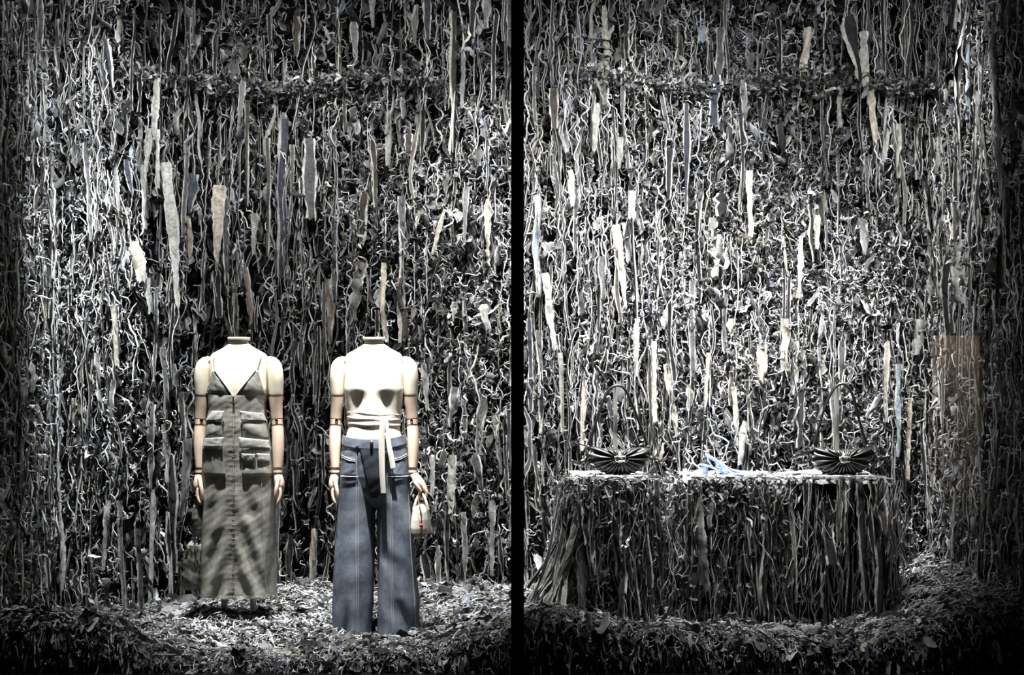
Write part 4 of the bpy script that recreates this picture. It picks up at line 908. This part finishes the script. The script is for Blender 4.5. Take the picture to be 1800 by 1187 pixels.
# ------------------------------------------------------------------ three plinths hung with strips
ZP = 1.040
def plinth(pa, pb_, label, style, seed):
    global rng
    keep = rng; rng = np.random.default_rng(seed)
    D0 = 6.3; xa, xb = (pa - 900) / F * D0, (pb_ - 900) / F * D0; ya, yb = 0.80, 1.24
    xm = (xa + xb) / 2; w2 = xb - xa
    t = thing('display_plinth', (xm, (ya + yb) / 2, ZF + .05), label, 'plinth', 'denim-draped display plinths')
    ob('block', box_mesh('block', (xa + .03, ya + .04, ZF + .05), (xb - .03, yb - .02, ZP - .012), .01), M_DARK, t)
    # ragged top board
    A = Acc(); nx, ny = 40, 26
    u, v = np.meshgrid(np.linspace(0, 1, nx), np.linspace(0, 1, ny), indexing='ij')
    ed = np.minimum(np.minimum(u, 1 - u), np.minimum(v, 1 - v))
    P_ = np.stack([xa + .0 + u * w2, ya + v * (yb - ya), ZP - .006 + .004 * pnoise(u * 9, v * 9, seed, 3) - .03 * np.exp(-ed * 40)], -1)
    i = np.arange(nx * ny).reshape(nx, ny); A.add(P_, np.stack([i[:-1, :-1], i[1:, :-1], i[1:, 1:], i[:-1, 1:]], -1).reshape(-1, 4), np.array((.40, .40, .40)))
    ob('top_cloth', A.mesh('top_cloth'), M_STRIP, t)
    A = Acc(); N = 280; M_ = 6
    st = np.stack([rng.uniform(xa + .03, xb - .03, N), ya - .015 + (yb - ya) * rng.uniform(0, 1, N) ** 2.2, np.full(N, ZP - .006) + rng.uniform(-.006, .003, N)], -1)
    p = centerlines(np.zeros((N, 3)), rng.uniform(.03, .09, N), M_, rng.uniform(.3, 1.3, N)); p = p[..., [0, 2, 1]]; p[..., 2] = np.abs(p[..., 2]) * .15
    a = rng.uniform(0, 6.28, N)[:, None]; q_ = np.stack([p[..., 0] * np.cos(a) - p[..., 1] * np.sin(a), p[..., 0] * np.sin(a) + p[..., 1] * np.cos(a), p[..., 2]], -1)
    vv, qq, _ = sheets(st[:, None] + q_, rough_r(N, M_, rng.uniform(.006, .016, N)), rng.uniform(0, 6.28, (N, 1)) + np.zeros((N, M_)))
    A.add(vv, qq, thread_cols(N, .45, .4)[:, None].repeat(M_ * 2, 1).reshape(-1, 3))
    ob('top_scraps', A.mesh('top_scraps'), M_THREAD, t, kind='stuff')
    # hanging cloth: perimeter parameter over left side, front, right side
    dl = yb - ya; per = 2 * dl + w2
    def perim(s, out):
        s = np.asarray(s) * per
        x = np.where(s < dl, xa - out, np.where(s < dl + w2, xa + s - dl, xb + out)); y = np.where(s < dl, yb - s, np.where(s < dl + w2, ya - out, ya + s - dl - w2)); return x, y
    nst = 46 if style == 'flat' else 40
    for k in range(nst):
        s = rng.uniform(.12, .88); x, y = perim(s, rng.uniform(.0, .05)); zt = ZP - rng.uniform(0, .03) if rng.uniform() < .6 else ZP - rng.uniform(.1, .45)
        Ln = rng.uniform(.2, .75); zb = max(.30, zt - Ln); fl = rng.uniform(0, .08)
        wd = .02 + .05 * rng.beta(1.3, 2.5) if style == 'flat' else .018 + .045 * rng.beta(1.2, 2.5)
        tn = list('kkkddddgbwd')[rng.integers(11)] if style == 'flat' else tones[rng.integers(len(tones))]
        front = dl / per < s < (dl + w2) / per
        zt = zt if front else min(zt, ZP - .05)
        a_ = np.array([float(x), float(y), zt]); b_ = np.array([float(x) + (0 if front else .35 * fl * (-1 if s < .5 else 1)) + rng.normal(0, .02), float(y) - (fl if front else 0), zb])
        ob('denim_strip', strip_mesh('denim_strip', a_, b_, wd, tn, rng.uniform(0, .8), .025, out=(0, -1, 0) if front else (-1 if s < .5 else 1, 0, 0)), M_STRIP, t)
    A = Acc(); N = 230 if style == 'flat' else 240; M_ = 16; s = rng.uniform(.05, .95, N); x, y = perim(s, rng.uniform(.02, .07, N))
    st = np.stack([x, y, ZP - .01 - rng.uniform(0, 1, N) ** 1.6 * .55], -1)
    p = centerlines(st, rng.uniform(.12, .6, N), M_, rng.uniform(.1, .5, N), .4, 1.6, dep=.3); p[..., 2] = np.maximum(p[..., 2], .26)
    p[..., 1] = np.minimum(p[..., 1], np.where((s > dl / per) & (s < (dl + w2) / per), ya - .005, 9)[:, None])
    vv, qq = tubes(p, rough_r(N, M_, .0018 + .004 * rng.beta(1.5, 3, N), .7), 3); A.add(vv, qq, thread_cols(N, .52, .45)[:, None].repeat(M_ * 3, 1).reshape(-1, 3))
    if style != 'flat':
        N = 1500; M_ = 8; s = rng.uniform(.05, .95, N); x, y = perim(s, rng.uniform(.01, .06, N)); st = np.stack([x, y, ZP - .01 - rng.uniform(0, 1, N) ** 1.7 * .75], -1)
        p = centerlines(st, rng.uniform(.04, .16, N), M_, rng.uniform(.5, 2.0, N), .3, 1.1, dep=.4)
        p[..., 1] = np.minimum(p[..., 1], np.where((s > dl / per) & (s < (dl + w2) / per), ya + .01, 9)[:, None]); p[..., 2] = np.clip(p[..., 2], .26, ZP)
        vv, qq, _ = sheets(p, rough_r(N, M_, rng.uniform(.004, .014, N)), rng.uniform(0, 6.28, (N, 1)) + rng.normal(0, 2, (N, 1)) * np.linspace(0, 1, M_))
        A.add(vv, qq, thread_cols(N, .22, .75)[:, None].repeat(M_ * 2, 1).reshape(-1, 3))
    ob('hanging_threads', A.mesh('hanging_threads'), M_THREAD, t, kind='stuff')
    r_ = rng; rng = keep
    return t, r_
p1, r1 = plinth(1008, 1152, 'ragged denim-draped plinth nearest the mullion carrying a bow bag', 'curl', 101)
p2, r2 = plinth(1207, 1385, 'ragged denim-draped plinth carrying the pale blue shoe', 'curl', 102)
p3, r3 = plinth(1392, 1565, 'plinth draped in flat dark denim strips carrying a bow bag', 'flat', 103)
# strips spilling off the first plinth towards the mullion
for k in range(26):
    x0 = r1.uniform(985, 1030); y0 = r1.uniform(845, 990); f_ = (y0 - 845) / 145
    x1 = r1.uniform(925, 1000) - 6 * f_; y1 = r1.uniform(1030, 1085)
    a_ = px2w(x0, y0, .84 + r1.uniform(-.05, .1)); b_ = px2w(x1, y1, .70 + r1.uniform(-.08, .05))
    ob('denim_strip', strip_mesh('denim_strip', a_, b_, .010 + .022 * r1.uniform(), tones[r1.integers(len(tones))] if k % 3 else 'l', r1.uniform(0, .6), .03, lr=r1), M_STRIP, p1)

# ------------------------------------------------------------------ black bow bags on posts
def bow_bag(bx, by, strap, label, seed, tails):
    YB_ = .985; D_ = YB_ - CAMY; S = D_ / F; c0 = px2w(bx, by, YB_)
    t = thing('bow_bag', (c0[0], YB_, ZP), label, 'handbag', 'black bow handbags on the plinths')
    r = np.random.default_rng(seed)
    half = [(0, -14.5), (14, -15.5), (30, -17.5), (44, -19), (53, -18.5), (55, -12), (54, -3), (51, 7), (45, 16), (35, 23), (22, 28), (9, 30.5), (0, 31)]
    ou = np.array(half + [(-a, b) for a, b in half[-2:0:-1]], float); K = 180
    ang = np.arctan2(ou[:, 1], ou[:, 0]); o = np.argsort(ang); rad = np.hypot(ou[:, 0], ou[:, 1])
    th = np.linspace(-math.pi, math.pi, K, endpoint=False); R_ = np.interp(th, ang[o], rad[o], period=2 * math.pi)
    n_pl = 23; phs = th * n_pl + 1.2 * np.sin(th * 3 + seed)
    A = Acc()
    for side in (-1, 1):
        rings = []
        for q in np.linspace(.06, 1, 22):
            R2 = R_ * (1 + .03 * np.cos(phs) * q ** 6)
            x = c0[0] + np.cos(th) * R2 * q * S; z = c0[2] - np.sin(th) * R2 * q * S
            bul = .050 * np.sqrt(np.clip(1 - q ** 2.6, 0, 1)) * (1 - .55 * np.exp(-(q / .16) ** 2))
            pl = .0150 * np.cos(phs) * np.clip(q * 3, 0, 1) * (1 - .8 * q ** 6) if side < 0 else 0
            rings.append(np.stack([x, np.broadcast_to(YB_ + side * (bul + pl), x.shape), z], -1))
        loft(rings, True, False, A)
    ob('bag_body', A.mesh('bag_body'), M_LEATHER, t)
    ob('bow_knot', chain([c0 + np.array([0, -.040, .030]), c0 + np.array([0, -.052, .012]), c0 + np.array([0, -.054, -.012]), c0 + np.array([0, -.04, -.03])], [.008, .018, .018, .008], n=14, ry=[.006, .012, .012, .006]).mesh('bow_knot'), M_LEATHER, t)
    f = c0 + np.array([0, -.070, 0]); B_ = Acc()
    w_, h_ = 9.5 * S, 3.8 * S
    cor = [f + np.array([-w_, 0, h_ * .8]), f + np.array([w_, 0, h_ * 1.1]), f + np.array([w_ * .82, 0, -h_]), f + np.array([-w_ * .72, 0, -h_])]
    for i in range(4): chain([cor[i], cor[(i + 1) % 4]], .0042, n=8, m=4, acc=B_)
    chain([f + np.array([-w_ * .05, 0, h_ * .2]), f + np.array([w_ * .45, 0, h_ * .2])], .0022, n=6, m=4, acc=B_)
    chain([f + np.array([-w_ * .55, 0, h_ * .8]), f + np.array([-w_ * .45, 0, -h_])], .0085, n=8, m=4, acc=B_)
    ob('buckle', B_.mesh('buckle'), M_METAL, t)
    sp = [px2w(a, b, YB_ + .012) for a, b in strap]
    ob('strap', chain(sp, .0075, n=8, m=60, ry=.012).mesh('strap'), M_STRAP, t)
    for a, b in (strap[0], strap[-1]):
        ob('strap_ring', chain(pts_at([(a, b - 2, YB_), (a + (1 if a > bx else -1) * 2, b + 4, YB_)], YB_), .006, n=8).mesh('strap_ring'), M_METAL, t)
    for path, wd in tails:
        P = cr(np.array(path, float), 14); c3 = np.array([px2w(a, b, YB_ - .03 + .02 * math.sin(i)) for i, (a, b) in enumerate(P)])
        pr = np.sin(np.linspace(.25, 3.0, 14)) if wd > 4 else np.ones(14)
        if wd > 4:
            v, q, _ = sheets(c3[None], (wd * S * pr)[None], (.3 * np.sin(np.linspace(0, 6, 14)))[None], (-1, -.4, .4, 1), bulge=np.array([.012]))
            A2 = Acc(); A2.add(v, q); A2.add(v + np.array([0, .004, 0]), q[:, ::-1]); ob('bow_tail', A2.mesh('bow_tail'), M_LEATHER, t)
        else: ob('tie_cord', chain(c3, wd * S / 2, n=7, m=30).mesh('tie_cord'), M_LEATHER, t)
    return t
bow_bag(1088, 805, [(1034, 787), (1042, 760), (1053, 725), (1064, 697), (1073, 683), (1084, 678), (1095, 681), (1104, 694), (1115, 720), (1128, 755), (1139, 787)], 'black pleated bow handbag on the plinth nearest the mullion', 5,
        [([(1036, 786), (1020, 781), (1008, 777)], 2.5), ([(1034, 795), (1024, 812), (1012, 814), (1002, 808)], 9), ([(1033, 800), (1028, 818), (1020, 818), (1010, 810)], 2.5), ([(1034, 790), (1036, 805), (1033, 822)], 6), ([(1141, 795), (1146, 812), (1149, 832)], 8), ([(1142, 792), (1154, 806), (1164, 812), (1172, 806)], 2.5)])
bow_bag(1479, 806, [(1429, 786), (1437, 760), (1447, 725), (1458, 697), (1467, 682), (1478, 675), (1490, 680), (1500, 698), (1508, 730), (1516, 760), (1525, 786)], 'black pleated bow handbag on the plinth with flat dark strips', 9,
        [([(1431, 790), (1415, 797), (1402, 800), (1391, 806)], 12), ([(1428, 800), (1418, 812), (1406, 815), (1394, 812)], 9), ([(1430, 786), (1415, 786), (1408, 795)], 2.5), ([(1530, 790), (1545, 806), (1556, 806), (1566, 799)], 8), ([(1526, 790), (1536, 800), (1545, 780), (1536, 777), (1528, 782)], 2.2), ([(1546, 812), (1556, 828), (1565, 842)], 2.5)])
for px0, ytop, lab in ((1081.5, 679, 'slim metal bag post on the plinth nearest the mullion'), (1471, 676, 'slim metal bag post on the plinth with flat dark strips')):
    YS = 1.055; c = px2w(px0, ytop, YS); t = thing('bag_post', (c[0], YS, ZP), lab, 'display stand', 'metal bag posts')
    ob('post', box_mesh('post', (c[0] - .011, YS - .005, ZP), (c[0] + .011, YS + .005, c[2]), .001), M_POST, t)
    ob('hook', chain([c + np.array([0, 0, -.002]), c + np.array([0, -.05, 0]), c + np.array([0, -.062, .008])], .004, n=8).mesh('hook'), M_METAL, t)
    ob('base_plate', box_mesh('base_plate', (c[0] - .05, YS - .03, ZP - .004), (c[0] + .05, YS + .06, ZP + .003), .001), M_POST, t)

# ------------------------------------------------------------------ pale blue shoe
YS = 1.0; S = (YS - CAMY) / F
shoe = thing('slingback_shoe', tuple(px2w(1275, 837, YS)), 'pale blue slingback shoe lit white on the middle plinth', 'shoe')
so = cr(np.array([(1230, 817, .020, .006), (1240, 818.5, .026, .006), (1252, 822, .026, .006), (1265, 829, .026, .006), (1280, 834, .034, .006), (1298, 835, .038, .006), (1312, 835, .028, .006), (1321, 834, .008, .005)], float), 36)
rings = []
for a, b, hw, th_ in so:
    c = px2w(a, b, YS); k = np.arange(20) * 2 * math.pi / 20
    rings.append(np.stack([np.full(20, c[0]), YS + hw * np.cos(k), c[2] + th_ * np.sin(k)], -1))
ob('sole', loft(rings, True, True).mesh('sole'), M_SHOE, shoe)
ob('heel', chain(pts_at([(1236, 820), (1239, 828), (1241, 837)], YS), [.022, .016, .011], n=16, ry=[.020, .015, .011], round_ends=False).mesh('heel'), M_SHOE, shoe)
va = cr(np.array([(1266, 827, .030, 10), (1274, 831, .034, 12), (1285, 834, .038, 11), (1298, 835, .040, 9), (1310, 835, .031, 6), (1319, 834.5, .014, 3), (1322, 834, .004, 1)], float), 24)
rings = []
for i, (a, b, hw, hh) in enumerate(va):
    c = px2w(a, b, YS); k = np.linspace(0, math.pi, 17); lean = -0.010 * math.sin(i / 23 * math.pi)
    rings.append(np.stack([c[0] + lean * np.sin(k), YS - hw * np.cos(k), c[2] + hh * S * np.sin(k)], -1))
A = loft(rings, closed=False); ob('vamp', A.mesh('vamp'), M_SHOE, shoe)
ob('lining', chain(pts_at([(1281, 824.5, YS - .028), (1293, 829, YS - .032), (1304, 831, YS - .028)], YS), [.002, .006, .002], n=8).mesh('lining'), M_SHOED, shoe)
sl = [px2w(1282, 826, YS - .036), px2w(1266, 815, YS - .034), px2w(1252, 806, YS - .028), px2w(1243, 801, YS - .018), px2w(1240, 800, YS), px2w(1243, 801, YS + .018), px2w(1252, 806, YS + .028), px2w(1266, 815, YS + .034), px2w(1282, 826, YS + .036)]
ob('sling_strap', chain(sl, .003, n=8, m=50, ry=.009, up=(0, 0, 1)).mesh('sling_strap'), M_SHOE, shoe)
ob('side_strap', chain([px2w(1243, 803, YS - .02), px2w(1246, 812, YS - .028), px2w(1252, 821, YS - .027)], .003, n=8, ry=.007).mesh('side_strap'), M_SHOE, shoe)
ob('instep_strap', chain([px2w(1262, 822, YS - .030), px2w(1270, 814, YS - .022), px2w(1274, 813, YS), px2w(1270, 814, YS + .022), px2w(1262, 822, YS + .03)], .004, n=8, m=30, ry=.010, up=(1, 0, 0)).mesh('instep_strap'), M_SHOE, shoe)
bk = px2w(1280, 824, YS - .037)
ob('shoe_buckle', chain([bk + np.array([-.008, 0, .008]), bk + np.array([.008, 0, -.008])], .0045, n=8).mesh('shoe_buckle'), M_METAL, shoe)
